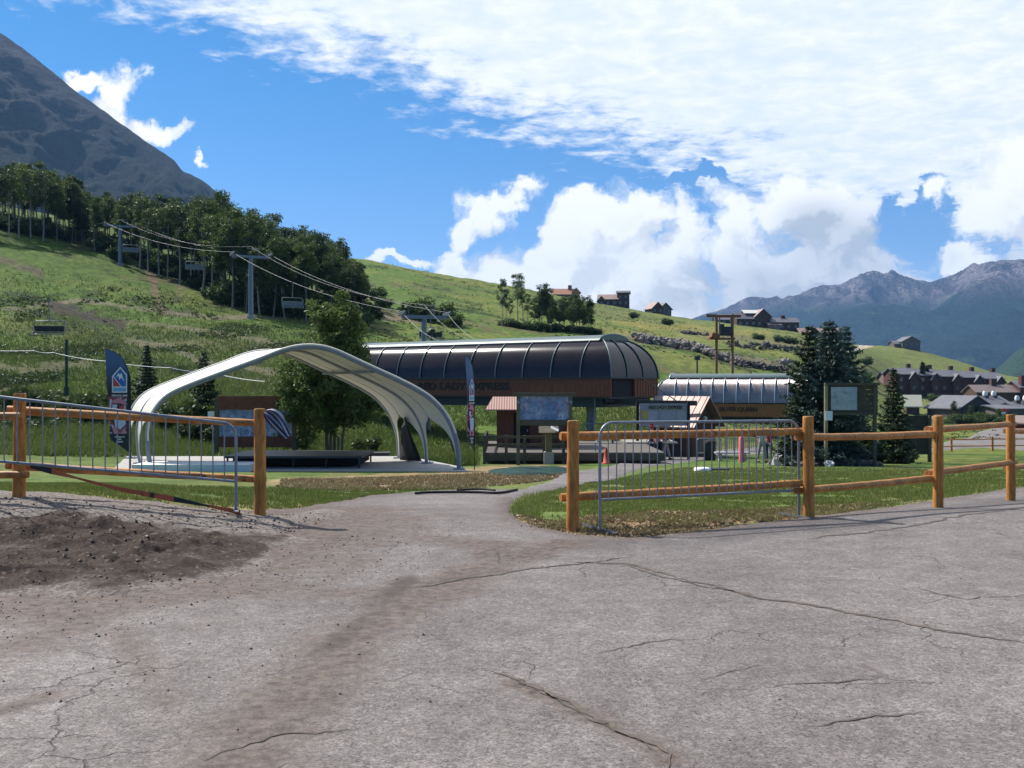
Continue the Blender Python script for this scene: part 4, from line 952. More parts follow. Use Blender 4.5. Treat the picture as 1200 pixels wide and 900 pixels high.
# bin at the back of the slab
x, y = X_(439,37.6), 37.6; z = g1(x,y)
m = MB(); m.prism([(x-.28,y-.25,z),(x+.28,y-.25,z),(x+.28,y+.25,z),(x-.28,y+.25,z)], (0,0,.0001)); 
b = empty('storage_tub', (x,y,z), .1, 'dark open plastic tub on the grass behind the slab', 'tub')
m = MB(); m.box((0,0,.27), (1.1,.6,.5)); m.box((0,0,.54), (1.18,.68,.05)); m.build('body', mat('tub', (.03,.035,.04), .6), b)
m = MB(); m.box((0,-.34,.4), (.3,.03,.05)); m.build('handle', GALVD, b)
# white block, paints the slab's left part as sunlit
m = MB(); x, y = X_(225,31.0), 31.0
m.box((x+.2,y,SZ+.12), (3.6,1.5,.22)); m.build('sunlit_slab_block', WHITE, label='low white block painting the slab as sunlit, left of the black stage', cat='platform')

# ================================================================ GROUND CLUTTER
tp = MB(); TARP = mat('tarp', (.018,.045,.042), .85, var=.6, scale=1.8, spec=.1, bump=.05, bscale=2)
def gg(poly, name, m, amp, seed, step=.12, dz=.03, label=None, cat=None):
    xs = [p[0] for p in poly]; ys = [p[1] for p in poly]
    hf = lambda x, y, d: amp*np.power(1-np.abs(2*fbm(x*.9+seed, y*2.4, 4, seed)-1), 2)*sst(0,.4,d)
    o = sheet(name, poly, axis((min(xs)-.3,max(xs)+.3,step)), axis((min(ys)-.3,max(ys)+.3,step)), dz, m, hfun=hf, edge=.15, wob=.3, kind=None); tag(o, label, cat); return o
gg(pxp([(576,556),(573,552),(600,549.5),(640,549),(664,549.5),(668,554),(640,557.5),(600,557.5)]), 'green_tarp', TARP, .07, 15, label='crumpled dark green tarp lying on the ground before the wooden deck', cat='tarp')
hp = pxp([(487,581.5),(500,580.5),(530,580),(560,580.2),(585,581),(606,577)]); m = MB()
m.tube([(a,b,g1(a,b)+.045) for a,b in bez([(q[0],q[1],0) for q in hp], 4) for _ in [0]] if False else [(q[0],q[1],g1(q[0],q[1])+.05) for q in bez([(h[0],h[1],0) for h in hp], 4)], .022, 8)
m.build('hose', BLACK, label='black hose lying across the mouth of the path', cat='hose')
hp = pxp([(536,578.5),(552,577.3),(568,577.2),(580,578.6)]); m = MB()
m.tube([(q[0],q[1],g1(q[0],q[1])+.06) for q in bez([(h[0],h[1],0) for h in hp], 4)], .018, 8); m.build('hose', BLACK, label='short loose loop of black hose just beyond the long hose', cat='hose')
x, y = gpx(823,552); m = MB(); m.tube([(x,y,g1(x,y)+.0),(x,y,g1(x,y)+.09),(x,y,g1(x,y)+.11)], [.26,.26,.2], 20); m.build('drain_cap', WHITE, label='small white round cap set in the lawn behind the barrier', cat='cap')
x, y = gpx(841,551); m = MB(); m.box((x,y,g1(x,y)+.03), (.62,.4,.08)); m.build('valve_box', DKMET, label='dark flat valve box in the lawn beside the white cap', cat='box')
# ================================================================ LIFT STATIONS
def trim(m, a, b, r=.05, n=6): m.tube([a, b], r, n)
def station(name, origin, yaw, L, W, zb, zw, ztop, zg, label, panelm, ribm, capm, woodm, nrib, text, tx, tsz, endopen=True, textm=None):
    """local x along the length (0 = near right end, going -x to the left), y away from the camera side; z absolute minus origin z"""
    root = empty(name, origin, yaw, label, 'lift station', 'chairlift stations at the foot of the hill')
    H = ztop-zw; nA = 10; inset = W*.33; ei = W*.36
    prof = [(inset*(1-math.cos(t)), math.sin(t)*H/math.sin(1.32)) for t in np.linspace(0, 1.32, nA)]
    pin = prof[-1][0]; eprof = [(q[0]*ei/inset, q[1]) for q in prof]
    # barrel glazing: long sides and curved ends
    m = MB()
    for side in (0, 1):
        rows = []
        for (a, z), (e, _) in zip(prof, eprof):
            y = a if side == 0 else W-a; rows.append([(-e-(L-2*e)*k/24, y, zw+z) for k in range(25)])
        m.grid(rows if side == 0 else [r[::-1] for r in rows])
    m.build('glazing', panelm, root)
    for end in (0, 1):
        m = MB(); rows = []
        for (a, z), (e, _) in zip(prof, eprof):
            x = -e if end == 0 else -L+e; rows.append([(x, a+(W-2*a)*k/8, zw+z) for k in range(9)])
        m.grid(rows); m.build('end_glazing', panelm, root)
        for k in (0, .33, .67, 1):
            q = MB(); q.tube([((-e+.03) if end == 0 else (-L+e-.03), a+(W-2*a)*k, zw+z+.02) for (a, z), (e, _) in zip(prof, eprof)], .038, 6); q.build('rib', ribm, root)
    for i in range(nrib):
        x = -ei-.1-(L-2*ei-.2)*i/(nrib-1)
        for side in (0, 1):
            if side == 1 and i % 2: continue
            q = MB(); q.tube([(x, (a-.05) if side == 0 else W-a+.05, zw+z) for a, z in prof], .038, 6); q.build('rib', ribm, root)
    # ridge cap: shallow vault with overhang
    m = MB(); rows = []; c0 = pin-.28; cw = W-2*c0
    for k in range(13):
        t = math.pi*k/12; y = c0+cw*(1-math.cos(t))/2; z = ztop-.10+.42*math.sin(t); rows.append([(-ei+.55-(L-2*ei+1.1)*j/20, y, z) for j in range(21)])
    m.grid(rows); cap = m.build('ridge_cap', capm, root)
    for x in (-ei+.55, -L+ei-.55):
        m = MB(); m.prism([(x, r[0][1], r[0][2]) for r in rows], (.05 if x > -L/2 else -.05, 0, 0)); m.build('cap_end', capm, root)
        q = MB(); q.tube([(x, r[0][1], r[0][2]+.02) for r in rows], .06, 6); q.build('cap_rim', ribm, root)
    m = MB(); m.box((-L/2, c0-.02, ztop-.16), (L-2*ei+1.0, .08, .16)); m.build('gutter', DKMET, root)
    # cladding
    hw = zw-zb
    m = MB(); m.box((-L/2, .06, zb+hw/2), (L-.02, .12, hw)); m.box((-L/2, W-.06, zb+hw/2), (L-.02, .12, hw)); m.box((-L+.06, W/2, zb+hw/2), (.12, W-.26, hw))
    n = int(L/.3)
    for i in range(n): m.box((-(i+.5)*L/n, -.002, zb+hw/2), (.03, .016, hw-.02))
    m.build('cladding', woodm, root)
    m = MB(); ow = W*.45 if endopen else 0
    m.box((-.06, (ow+W)/2, zb+hw/2), (.12, W-ow-.26, hw-.01)); 
    for i in range(9): m.box((.012, ow+.2+(W-ow-.4)*i/8, zb+hw/2), (.03,.03,hw-.03))
    m.build('end_cladding', woodm, root)
    m = MB(); m.box((-L/2, W/2, zw-.02), (L+.15, W+.15, .10)); m.build('sill_band', DKMET, root)
    m = MB(); m.prism([(-.2,.1,zb+.01),(-.2,W-.1,zb+.01),(-L+.2,W-.1,zb+.01),(-L+.2,.1,zb+.01)], (0,0,-.12)); m.prism([(-.9,.5,zb-.13),(-.9,W-.5,zb-.13),(-L+.9,W-.5,zb-.13),(-L+.9,.5,zb-.13)], (0,0,-.5)); m.build('underside', DKMET, root)
    m = MB()
    for k in range(5): m.tube([(-.5-L*.22*k, .3, zb-.2), (-.5-L*.22*k, W-.3, zb-.2)], .12, 8)
    m.build('drive_beam', DKMET, root)
    # legs to the ground
    for x in (-3.2, -L*.72):
        m = MB(); m.tube([(x, W/2, zg-.3), (x, W/2, zb-.3)], .27, 14); m.box((x, W/2, zg+.1), (1.3,1.3,.3)); m.build('column', GALVD, root)
    # lettering cut on the fascia
    text_mesh('lettering', text, tsz, (tx, -.03, zb+hw*.52), textm, root, depth=.02, font_bold=.018, sx=1.45 if tsz > .6 else 1.05)
    return root
def glz(name, base, rough, metal=0.0, k=.35, sp_=.3):
    def bld(nt, vec, c, bs):
        sp = nt.new('ShaderNodeSeparateXYZ'); nt.put(sp.inputs[0], vec)
        n = nt.noise(nt.scalev(vec, (.25,1,1)), 2.2, 4, .6)
        w = nt.math('SINE', E(nt, sp.outputs[0])*60.0)
        bp = nt.new('ShaderNodeBump'); bp.inputs['Strength'].default_value = 1.0; bp.inputs['Distance'].default_value = .02
        nt.put(bp.inputs['Height'], w*k+n*.06); nt.l.new(bp.outputs[0], bs.inputs['Normal'])
        return nt.mul(c, nt.mix(n, (.6,.6,.6), (1.4,1.4,1.4)))
    return mat(name, base, rough, metal=metal, var=.2, scale=1.2, build=bld, spec=sp_)
GL1 = glz('smoked_glazing', (.010,.007,.013), .14, k=.015, sp_=.26)
GL2 = glz('silver_glazing', (.24,.20,.20), .32, .55, k=.42, sp_=.6)
CAP1 = mat('green_metal_cap', (.085,.125,.125), .45, metal=.2, var=.15, scale=1)
RIB1 = mat('rib_metal', (.12,.165,.16), .4, metal=.5, var=.1); RIB2 = mat('rib_silver', (.45,.52,.54), .35, metal=.5, var=.1)
WRED2 = mat('redwood_band', (.17,.05,.022), .7, var=.35, scale=3, stretch=(3,3,.4)); LETT = mat('dark_lettering', (.018,.014,.012), .7)
S1 = station('lift_station', (5.75, 57.5, 0), math.atan2(-.606,.796), 23.5, 5.6, .84, 1.98, 4.30, g1(5,60), 'large lift station with smoked black barrel glazing behind the canopy, right end toward the camera', GL1, RIB1, CAP1, WRED2, 10, 'RED LADY EXPRESS', -11.3, .62, textm=LETT)
S2 = station('lift_station', (29.5, 86.0, 0), math.atan2(-.36,.93), 17.5, 5.2, -1.35, -.12, 2.25, g1(25,90), 'smaller lift station with silvery glazing and orange cedar band, beyond the plaza', GL2, RIB2, CAP1, WORG, 13, 'SILVER QUEEN', -9.7, .5, endopen=False, textm=mat('brown_lettering', (.07,.03,.015), .7))
# dark cable arm out of the near station's end
m = MB(); m.box((1.5, 1.3, .52), (6.6, .22, .28)); m.tube([(3.6,1.3,.62),(1.2,1.3,2.0)], .03, 6); m.build('cable_arm', DKMET, S1)
m = MB(); m.box((-.35, 1.45, 1.38), (.5, 2.2, 1.0)); m.build('opening_shade_block', BLACK, S1)  # black block paints in the shade inside the open end

# ================================================================ CHAIRS, TOWERS, CABLES
def chair(label, loc, yaw, group='chairlift chairs', w=2.2, seatm=None, small=False):
    """origin at the cable grip; chair hangs below"""
    root = empty('lift_chair', loc, yaw, label, 'lift chair', group)
    m = MB(); m.tube([(0,0,0),(0,.05,-.5),(0,.28,-1.2),(0,.25,-1.75)], .045, 6); m.box((0,0,.03), (.36,.12,.14)); m.build('hanger', GALVD, root)
    m = MB(); h = w/2; m.tube([(-h,0,-2.85),(-h,.2,-2.3),(-h,.25,-1.9),(-h+.15,.25,-1.75),(h-.15,.25,-1.75),(h,.25,-1.9),(h,.2,-2.3),(h,0,-2.85)], .035, 6); m.tube([(-h,-.35,-2.8),(h,-.35,-2.8)], .035, 6); m.build('frame', GALVD, root)
    m = MB(); m.box((0,-.12,-2.78), (w-.1,.5,.08)); m.build('seat', seatm or DKMET, root)
    m = MB(); m.box((0,.2,-2.42), (w-.1,.07,.5), rx=.15); m.build('backrest', seatm or DKMET, root)
    m = MB(); m.tube([(-h,-.5,-2.95),(h,-.5,-2.95)], .03, 6); m.tube([(0,-.5,-2.95),(0,-.4,-3.15)], .02, 6); m.build('restraint_bar', GALV, root)
    return root
def tower(label, base, top, arm, yaw, r):
    root = empty('lift_tower', base, yaw, label, 'lift tower', 'grey steel chairlift towers'); H = top-base[2]
    m = MB(); m.tube([(0,0,-.5),(0,0,H)], [r, r*.82], 14); m.build('column', GALVD, root)
    m = MB(); m.box((0,0,H+.12), (arm, .38, .34)); m.build('crossarm', GALVD, root)
    m = MB(); m.tube([(0,0,-.5),(0,0,.35)], r*1.7, 14); m.build('footing', CONC, root)
    for s in (-1,1):
        q = MB(); 
        for k in range(6): q.tube([(s*arm/2-.06, (k-2.5)*.5, H+.42), (s*arm/2+.06, (k-2.5)*.5, H+.42)], .19, 10)
        q.box((s*arm/2+.1, 0, H+.38), (.06, 3.0, .16)); q.build('sheave_train', GALV, root)
        q = MB(); q.box((s*(arm/2-.45), 0, H-.12), (.5, 2.4, .04)); q.tube([(s*(arm/2-.45),-1.1,H-.1),(s*(arm/2-.45),-1.1,H+.8)], .02, 5); q.tube([(s*(arm/2-.45),1.1,H-.1),(s*(arm/2-.45),1.1,H+.8)], .02, 5); q.build('catwalk', GALVD, root)
    q = MB(); q.tube([(arm*.22,0,H+.2),(arm*.22,0,H+1.2),(-arm*.1,0,H+1.25)], .05, 6); q.build('lifting_frame', GALVD, root)
    return root
T3 = (X_(497,95), 95.0, vz(373,95)); T2 = (X_(294,132), 132.0, vz(302,132)); T1 = (X_(141,166), 166.0, vz(266,166)); T0 = (X_(60,215), 215.0, vz(256,215))
tower('grey lift tower just behind the dark station, its crossarm against the meadow', (T3[0],T3[1],g1(T3[0],T3[1])), T3[2], 4.4, .3, .33)
tower('tall grey lift tower standing before the dark aspen wood', (T2[0],T2[1],g1(T2[0],T2[1])), T2[2], 4.9, .45, .36)
tower('farther lift tower at the foot of the dark wood, upper left', (T1[0],T1[1],g1(T1[0],T1[1])), T1[2], 4.9, .45, .38)
def cable(label, pts, sag, r, cat='cable', group=None, name='cable', m_=None):
    m = MB(); L = []
    for a, b in zip(pts[:-1], pts[1:]):
        for i in range(16): t = i/16; L.append((a[0]+(b[0]-a[0])*t, a[1]+(b[1]-a[1])*t, a[2]+(b[2]-a[2])*t-sag*4*t*(1-t)))
    L.append(pts[-1]); m.tube(L, r, 5); m.build(name, m_ or GALV, None, label, cat, group); return L
def armp(T, s, arm, yaw): return (T[0]+s*math.cos(yaw)*arm/2, T[1]+s*math.sin(yaw)*arm/2, T[2]+.62)
CABM = mat('cable_steel', (.20,.20,.21), .6, metal=.2)
CL = cable('left strand of the main lift cable running from the wood down to the dark station', [(T0[0]-2,T0[1],T0[2]), armp(T1,-1,4.9,.45), armp(T2,-1,4.9,.45), armp(T3,-1,4.4,.3), P(560,404,70)], 1.1, .018, group='main lift cables', m_=CABM)
CR = cable('right strand of the main lift cable running from the wood down to the dark station', [(T0[0]+3,T0[1],T0[2]), armp(T1,1,4.9,.45), armp(T2,1,4.9,.45), armp(T3,1,4.4,.3), P(600,404,72)], 1.1, .018, group='main lift cables', m_=CABM)
C3 = cable('thin communication line strung above the main lift cables', [P(60,252,205), (T1[0],T1[1],T1[2]+1.2), (T2[0],T2[1],T2[2]+1.5), (T3[0],T3[1],T3[2]+1.3), P(600,400,75)], 1.4, .013, m_=CABM)
def near_pt(L, u): return min(L, key=lambda p: abs(600+F*p[0]/p[1]-u))
chair('empty lift chair against the dark wood, right of the tall tower', near_pt(CL, 345), .4, w=2.4, seatm=GALVD)
chair('empty lift chair on the main cable left of the tall tower', near_pt(CL, 226), .4, w=2.4, seatm=GALVD)
chair('farthest lift chair at the upper left, beside the far lift tower', near_pt(CL, 152), .4, w=2.4, seatm=GALVD)
chair('dark lift chair behind the dark station roof, right of the near tower', near_pt(CR, 508), .4, w=2.4)
K1 = cable('upper cable of the left lift, crossing the brushy slope', [P(-60,314,78), P(57,352,85), P(330,448,88), P(360,480,86)], .5, .022, group='left lift cables', m_=CABM)
K2 = cable('lower cable of the left lift, crossing the brushy slope', [P(-60,325,72), P(110,385,78), P(235,441,82), P(340,500,84)], .4, .022, group='left lift cables', m_=CABM)
chair('lift chair with a pale footrest hanging over the left slope beyond the fence', near_pt(K1, 56), .15, w=2.5)
c = chair('dark padded lift chair seen through the canopy opening beside the big tree', near_pt(K1, 328), .25, w=3.0, seatm=lm('chair_pad', (.10,.12,.16)))
HL = cable('pale rope strung low across the brushy left slope', [P(-60,408,64), P(40,411,64), P(62,413,64), P(122,423,63), P(200,431,62), P(250,437,62), P(310,447,60)], .08, .017, cat='rope', name='rope', m_=WHITE)
m = MB(); q = P(78,398,70); m.tube([(q[0],q[1],g1(q[0],q[1])),(q[0],q[1],q[2])], .11, 8); m.tube([(q[0],q[1],g1(q[0],q[1])),(q[0],q[1],g1(q[0],q[1])+1.0)], .19, 8); m.build('marker_post', mat('green_post', (.02,.05,.03), .6), None, 'thin dark green post on the left slope right of the hanging chair', 'post')
# chair and columns beneath the dark station
ch = chair('black lift chair loop hanging under the right end of the dark station', P(697,462,58.5), -.2, w=1.5, group='chairlift chairs')
for k, (u, Y) in enumerate(((662,60),(740,61))):
    pass
# old snow-making lamp on a short pole behind the roof
m = MB(); q = P(506,387,88); m.tube([(q[0],q[1],g1(q[0],q[1])),(q[0],q[1],q[2])], .06, 8); m.rock((q[0],q[1],q[2]), .38, .5, 4); m.build('pole_lamp', DKMET, None, 'short pole with a round dark head just above the station roof', 'lamp')
m = MB(); q = P(817,422,150); m.tube([(q[0],q[1],g1(q[0],q[1])-.5),(q[0],q[1],q[2])], .12, 8); m.box((q[0],q[1],q[2]+.3), (.8,.5,.6)); m.build('snow_gun', DKMET, None, 'thin dark pole with a box head on the meadow above the silvery station', 'pole')

# wooden gantry on the slope
gx_, gy_ = X_(849,112), 112.0; gz_ = g1(gx_, gy_); RUST = mat('rusty_timber', (.22,.085,.045), .75, var=.3, scale=5)
gt = empty('timber_gantry', (gx_,gy_,gz_), .05, 'tall rusty timber gantry with two posts and a reddish platform on the slope', 'gantry')
zt_ = vz(370,112)-gz_; hw = 9.5*112/F
for s in (-1,1): m = MB(); m.tube([(s*hw,0,-.5),(s*hw,0,zt_)], .16, 10); m.build('post', mat('timber_post', (.26,.13,.06), .8, var=.3), gt)
zp = vz(397,112)-gz_
m = MB(); m.box((-.1,0,zt_-.05), (3.9,.3,.28)); m.box((-1.5,0,zt_+.05),(1.2,.25,.2)); m.build('top_beam', RUST, gt)
m = MB(); m.box((-.4,0,zp), (2.9,1.4,.18)); m.box((-1.15,0,zp+.3), (.9,1.4,.5), ry=.3); m.build('platform', RUST, gt)
m = MB(); m.box((0,0,vz(410,112)-gz_), (1.8,.12,.12)); m.build('cross_brace', RUST, gt)
m = MB(); m.box((.1,0,zp+.85), (1.3,.9,1.0)); m.box((-.3,.1,zp+1.45), (.5,.5,.4)); m.tube([(.2,-.5,zp+.8),(.2,.5,zp+.8)], .42, 14); m.build('winch', DKMET, gt)
m = MB(); m.tube([(-.55,0,zp+1.6),(-.55,0,zt_)], .07, 6); m.tube([(.75,0,zp),(.75,0,zt_)], .06, 6); m.build('hanger_rod', GALVD, gt)

# ================================================================ DECK, TICKET HUT, MAP BOARD
dz_ = CH+(450-524)/F*46; DX0, DX1 = X_(567,44), X_(776,44)
gz = g1(2,44)
dk = empty('wooden_deck', (DX0,43.2,gz), 0, 'long weathered timber deck with a post and rail front, under the dark station', 'deck')
dh = .52; m = MB(); nP = 26; Wd = DX1-DX0
for i in range(nP): m.box((Wd/2, .18+i*.36*.93, dh), (Wd, .31, .05))
m.build('deck_boards', mat('grey_boards', (.12,.105,.09), .85, var=.3, scale=4, stretch=(.4,3,1)), dk)
m = MB(); m.box((Wd/2,0,dh-.18), (Wd,.08,.3)); m.box((Wd,4.5,dh-.18), (.08,9,.3)); m.box((Wd/2, 4, .1),(Wd-.3,7,.2)); m.build('fascia_board', WDARK, dk)
RX = [0,.95,1.75,2.6,3.45]
for x in RX: m = MB(); m.box((x+.05,.0,.62), (.13,.13,1.36)); m.build('post', WDARK, dk)
for z in (1.22,.88): m = MB(); m.box((1.75,-.02,z), (3.5,.05,.12)); m.build('rail', WDARK, dk)
for y in (1.2,2.6,4.2): m = MB(); m.box((.05,y,.62), (.13,.13,1.36)); m.build('post', WDARK, dk)
m = MB(); m.box((.05,2.1,1.22), (.05,4.3,.12)); m.build('rail', WDARK, dk)
# hut on the deck
ux = X_(582,46.4); hx1 = X_(668,46.4); hb = gz+dh+.03; CORR = mat('corrugated_red', (.28,.10,.07), .6, var=.1, build=lambda nt, vec, c, bs: nt.mix(nt.ss(.1,.5,nt.math('SINE', (lambda s: E(nt, s.outputs[0])*52.0)((lambda s: (nt.put(s.inputs[0], vec), s)[1])(nt.new('ShaderNodeSeparateXYZ'))))), c, (.42,.33,.28)))
hut = empty('ticket_hut', ((ux+hx1)/2, 46.8, hb), 0, 'small dark red ticket hut with a corrugated red and white roof, on the deck', 'hut'); hw_ = (hx1-ux)/2
ht = CH+(450-480)/F*46.8-hb
m = MB(); m.box((0,1.0,ht/2), (2*hw_, 2.0, ht)); m.build('wall', WRED, hut)
m = MB(); m.box((-.55,-.012,ht*.47), (.75,.03,ht*.86)); d_ = m.build('door', BLACK, hut)
m = MB(); m.box((-.27,-.04,ht*.45), (.05,.04,.12)); m.build('handle', GALV, d_)
m = MB(); m.box((.75,-.012,ht*.6), (1.2,.03,ht*.34)); w_ = m.build('window', mat('dark_glass', (.03,.035,.05), .12, spec=.8), hut)
m = MB(); m.box((.75,-.03,ht*.41), (1.35,.08,.06)); m.build('sill', WDARK, w_)
m = MB(); rz_ = ht; m.prism([(-hw_-.5,-.85,rz_-.02),(hw_+.1,-.85,rz_-.02),(hw_+.1,1.0,rz_+.55),(-hw_-.2,1.0,rz_+.55)], (0,0,.05)); m.prism([(-hw_-.5,2.7,rz_-.02),(-hw_-.2,1.0,rz_+.54),(hw_+.1,1.0,rz_+.54),(hw_+.1,2.7,rz_-.02)], (0,0,.05)); m.build('roof', CORR, hut)
# lectern/bench clutter on deck
m = MB(); m.box((X_(690,50),50,hb+.24), (3.0,.4,.06)); m.box((X_(690,50)-1.2,50,hb+.12),(.08,.35,.24)); m.box((X_(690,50)+1.2,50,hb+.12),(.08,.35,.24)); m.build('bench', mat('grey_bench', (.2,.18,.18), .8), None, 'low grey bench on the loading deck right of the hut', 'bench')
m = MB(); m.box((X_(760,51),51,hb+.02), (2.6,2.6,.08)); m.build('loading_ramp', mat('pale_board', (.28,.26,.23), .8), None, 'pale flat loading board at the right end of the timber deck', 'ramp')
# map board (left)
def map_art(name, pale=False):
    def bld(nt, vec, c, bs):
        n = nt.noise(nt.scalev(vec,(1,1,1.6)), 1.6, 6, .62, .6); n2 = nt.noise(vec, 5.5, 5, .7, .5); n3 = nt.noise(nt.scalev(vec,(1.8,1,.9)), 3.2, 4, .7, 1.2)
        if pale:
            c = nt.mix(nt.ss(.35,.65,n), (.30,.36,.42), (.44,.46,.46)); c = nt.mix(nt.ss(.52,.62,n2)*.6, c, (.18,.25,.30)); return nt.mix(nt.ss(.6,.66,n3)*.7, c, (.48,.5,.52))
        c = nt.mix(nt.ss(.3,.7,n), (.06,.16,.36), (.36,.42,.58)); c = nt.mix(nt.ss(.5,.62,n2), c, (.05,.15,.26)); c = nt.mix(nt.ss(.56,.64,n3), c, (.50,.58,.72))
        return nt.mix(nt.ss(.64,.68,n2)*.6, c, (.45,.28,.34))
    return mat(name, rough=.35, build=bld, spec=.5)
def ribbons(root, w, h, cz, dy, seed, mm, n=9):
    rg = random.Random(seed)
    for k in range(n):
        m = MB(); x = rg.uniform(-w*.35,w*.35); z = cz+h*.38; pts = []
        for i in range(7): pts.append((x, dy, z)); x += rg.uniform(-.10,.10)*w; z -= h*.11*rg.uniform(.6,1.1); x = max(-w*.46, min(w*.46, x))
        m.tube([p for p in pts if p[2] > cz-h*.46], .012, 4); m.build('piste_line', mm, root)
BY = 41.5; bx0, bx1 = X_(604.5,BY), X_(671.5,BY); bz = g1((bx0+bx1)/2, BY); bxc = (bx0+bx1)/2
bd = empty('map_board', (bxc,BY,bz), 0, 'tall weathered timber frame holding a blue trail map, in front of the ticket hut', 'map board')
w = bx1-bx0; ztop = CH+(450-463)/F*BY-bz; hwp = w/2-.1
for s in (-1,1): m = MB(); m.box((s*hwp,0,ztop/2-.2), (.15,.15,ztop+.4)); m.build('post', mat('lichen_timber', (.13,.125,.075), .85, var=.3), bd)
m = MB(); m.box((0,0,ztop+.03), (w+.28,.22,.15)); m.build('top_beam', WDARK, bd)
pz0, pz1 = CH+(450-492)/F*BY-bz, CH+(450-464.5)/F*BY-bz
m = MB(); m.box((0,.05,(pz0+pz1)/2), (w-.33,.06,pz1-pz0)); mp = m.build('map_panel', map_art('trail_map'), bd)
m = MB(); m.box((0,0,pz0-.12), (w-.33,.1,.22)); m.build('lower_beam', WDARK, bd)
for s in (-1,1): m = MB(); m.tube([(s*hwp,-.09,pz0+.75),(s*hwp,-.16,pz0+.75)], .07, 12); m.build('lamp', GALV, bd)
ribbons(mp, w-.4, pz1-pz0, (pz0+pz1)/2, .015, 3, FLB, 9); ribbons(mp, w-.4, pz1-pz0, (pz0+pz1)/2, .012, 5, FPK, 4)
# pedestal sign with sloped top and concrete block
x, y = X_(643,42.6), 42.6; z = g1(x,y); pd = empty('pedestal_sign', (x,y,z), 0, 'wooden pedestal with a tilted notice on a pale concrete block, before the deck', 'sign')
m = MB(); m.box((0,0,.27), (.42,.42,.54)); m.build('block', CONC, pd); hh = CH+(450-505)/F*y-z
m = MB(); m.box((0,0,(.54+hh)/2), (.28,.24,hh-.54)); m.build('post', mat('olive_timber', (.15,.14,.075), .85), pd)
m = MB(); m.box((0,-.05,hh+.05), (.85,.55,.05), rx=.5, ry=-.0); m.build('notice_top', WDARK, pd)
m = MB(); m.box((.25,-.2,hh+.1), (.36,.2,.015), rx=.5, ry=.45); m.build('paper', WHITE, pd)
# tall narrow notice left of canopy: big dark board behind the left fence post
KY = 42.0; kz = g1(X_(300,KY),KY); kx0, kx1 = X_(253,KY), X_(346,KY); kc = (kx0+kx1)/2; kw = kx1-kx0
kb = empty('notice_board', (kc,KY,kz), .03, 'wide dark timber board with a blue map, left of the big leafy tree', 'map board')
def kzv(v): return CH+(450-v)/F*KY-kz
for s in (-1,1): m = MB(); m.box((s*(kw/2-.05),0,kzv(466)/2-.15), (.16,.16,kzv(466)+.3)); m.build('post', WDARK, kb)
m = MB(); m.box((-.1,-.02,kzv(472)), (kw*.86,.14,(482-466)/F*KY)); m.build('top_beam', mat('brown_plank', (.15,.06,.03), .8, var=.3), kb)
m = MB(); m.box((0,0,kzv(520.5)+.1), (kw-.2,.14,.45)); m.build('lower_beam', mat('brown_plank_low', (.13,.05,.03), .8, var=.3), kb)
m = MB(); m.box((0,.03,kzv(497)), (kw-.3,.06,(515-480)/F*KY)); mp2 = m.build('map_panel', map_art('blue_map'), kb); ribbons(mp2, kw-.4, 1.1, kzv(497), -.005, 9, FLB, 8)
m = MB(); m.box((-kw/2-.16,-.05,kzv(489)), (.3,.03,.5)); m.build('paper', WHITE, kb)
# right-hand board with pale map
QY = 38.5; qz = g1(X_(998,QY),QY); qx0, qx1 = X_(967,QY), X_(1028,QY); qc = (qx0+qx1)/2; qw = qx1-qx0
qb = empty('map_board', (qc,QY,qz), 0, 'brown timber board with a pale trail map, in front of the right spruces', 'map board')
def qv(v): return CH+(450-v)/F*QY-qz
m = MB(); m.tube([(-qw/2,-.1,-.3),(-qw/2,-.1,qv(452))], .075, 10); m.build('post', mat('pale_post', (.30,.25,.15), .8, var=.2), qb)
m = MB(); m.box((qw/2-.1,.0,qv(452)/2), (.12,.12,qv(452))); m.build('post', WDARK, qb)
BRNP = mat('olive_brown_plank', (.075,.065,.035), .85, var=.3, scale=5, stretch=(.4,1,5))
m = MB()
for k in range(6): m.box((.05,.04,qv(484)+(k+.5)*(qv(451)-qv(484))/6), (qw-.05,.06,(qv(451)-qv(484))/6-.012))
m.build('board', BRNP, qb)
m = MB(); m.box((.03,0,qv(450)), (qw+.1,.16,.09)); m.box((.03,0,qv(485)), (qw,.14,.09)); m.build('frame', WDARK, qb)
mx0, mx1 = X_(973.5,QY)-qc, X_(1004,QY)-qc; m = MB(); m.box(((mx0+mx1)/2,-.02,(qv(453.5)+qv(480.5))/2), (mx1-mx0,.04,qv(453.5)-qv(480.5))); mp3 = m.build('map_panel', map_art('pale_map', True), qb)
m = MB(); m.box((-qw/2+.08,-.2,qv(487)), (.28,.02,.36)); m.build('paper', WHITE, qb)

# station name board by the plaza
NY = 51.0; nx0, nx1 = X_(747,NY), X_(808,NY); nz = g1(nx0,NY); nc = (nx0+nx1)/2; nw = nx1-nx0
nb = empty('name_board', (nc,NY,nz), 0, 'grey lift notice board lettered with the express name on black posts, by the plaza', 'sign')
def nv(v): return CH+(450-v)/F*NY-nz
for x in (-nw/2, nw/2-.05): m = MB(); m.box((x,0,nv(470)/2), (.14,.14,nv(470))); m.build('post', BLACK, nb)
m = MB(); m.box((.05,.05,(nv(473)+nv(499))/2), (nw-.15,.08,nv(473)-nv(499))); bp_ = m.build('panel', mat('grey_panel', (.30,.30,.34), .6, var=.1), nb)
m = MB(); m.box((.1,.0,nv(477.5)), (nw*.62,.03,.24)); m.build('header_panel', mat('olive_panel', (.24,.25,.2), .6), bp_)
text_mesh('lettering', 'RED LADY EXPRESS', .2, (.1,-.02,nv(477.5)), LETT, bp_, depth=.004, font_bold=.006)
m = MB(); m.box((-nw*.36,-.0,nv(485.5)), (.36,.03,.42)); m.build('notice', lm('yellow_notice', (.42,.36,.10)), bp_)
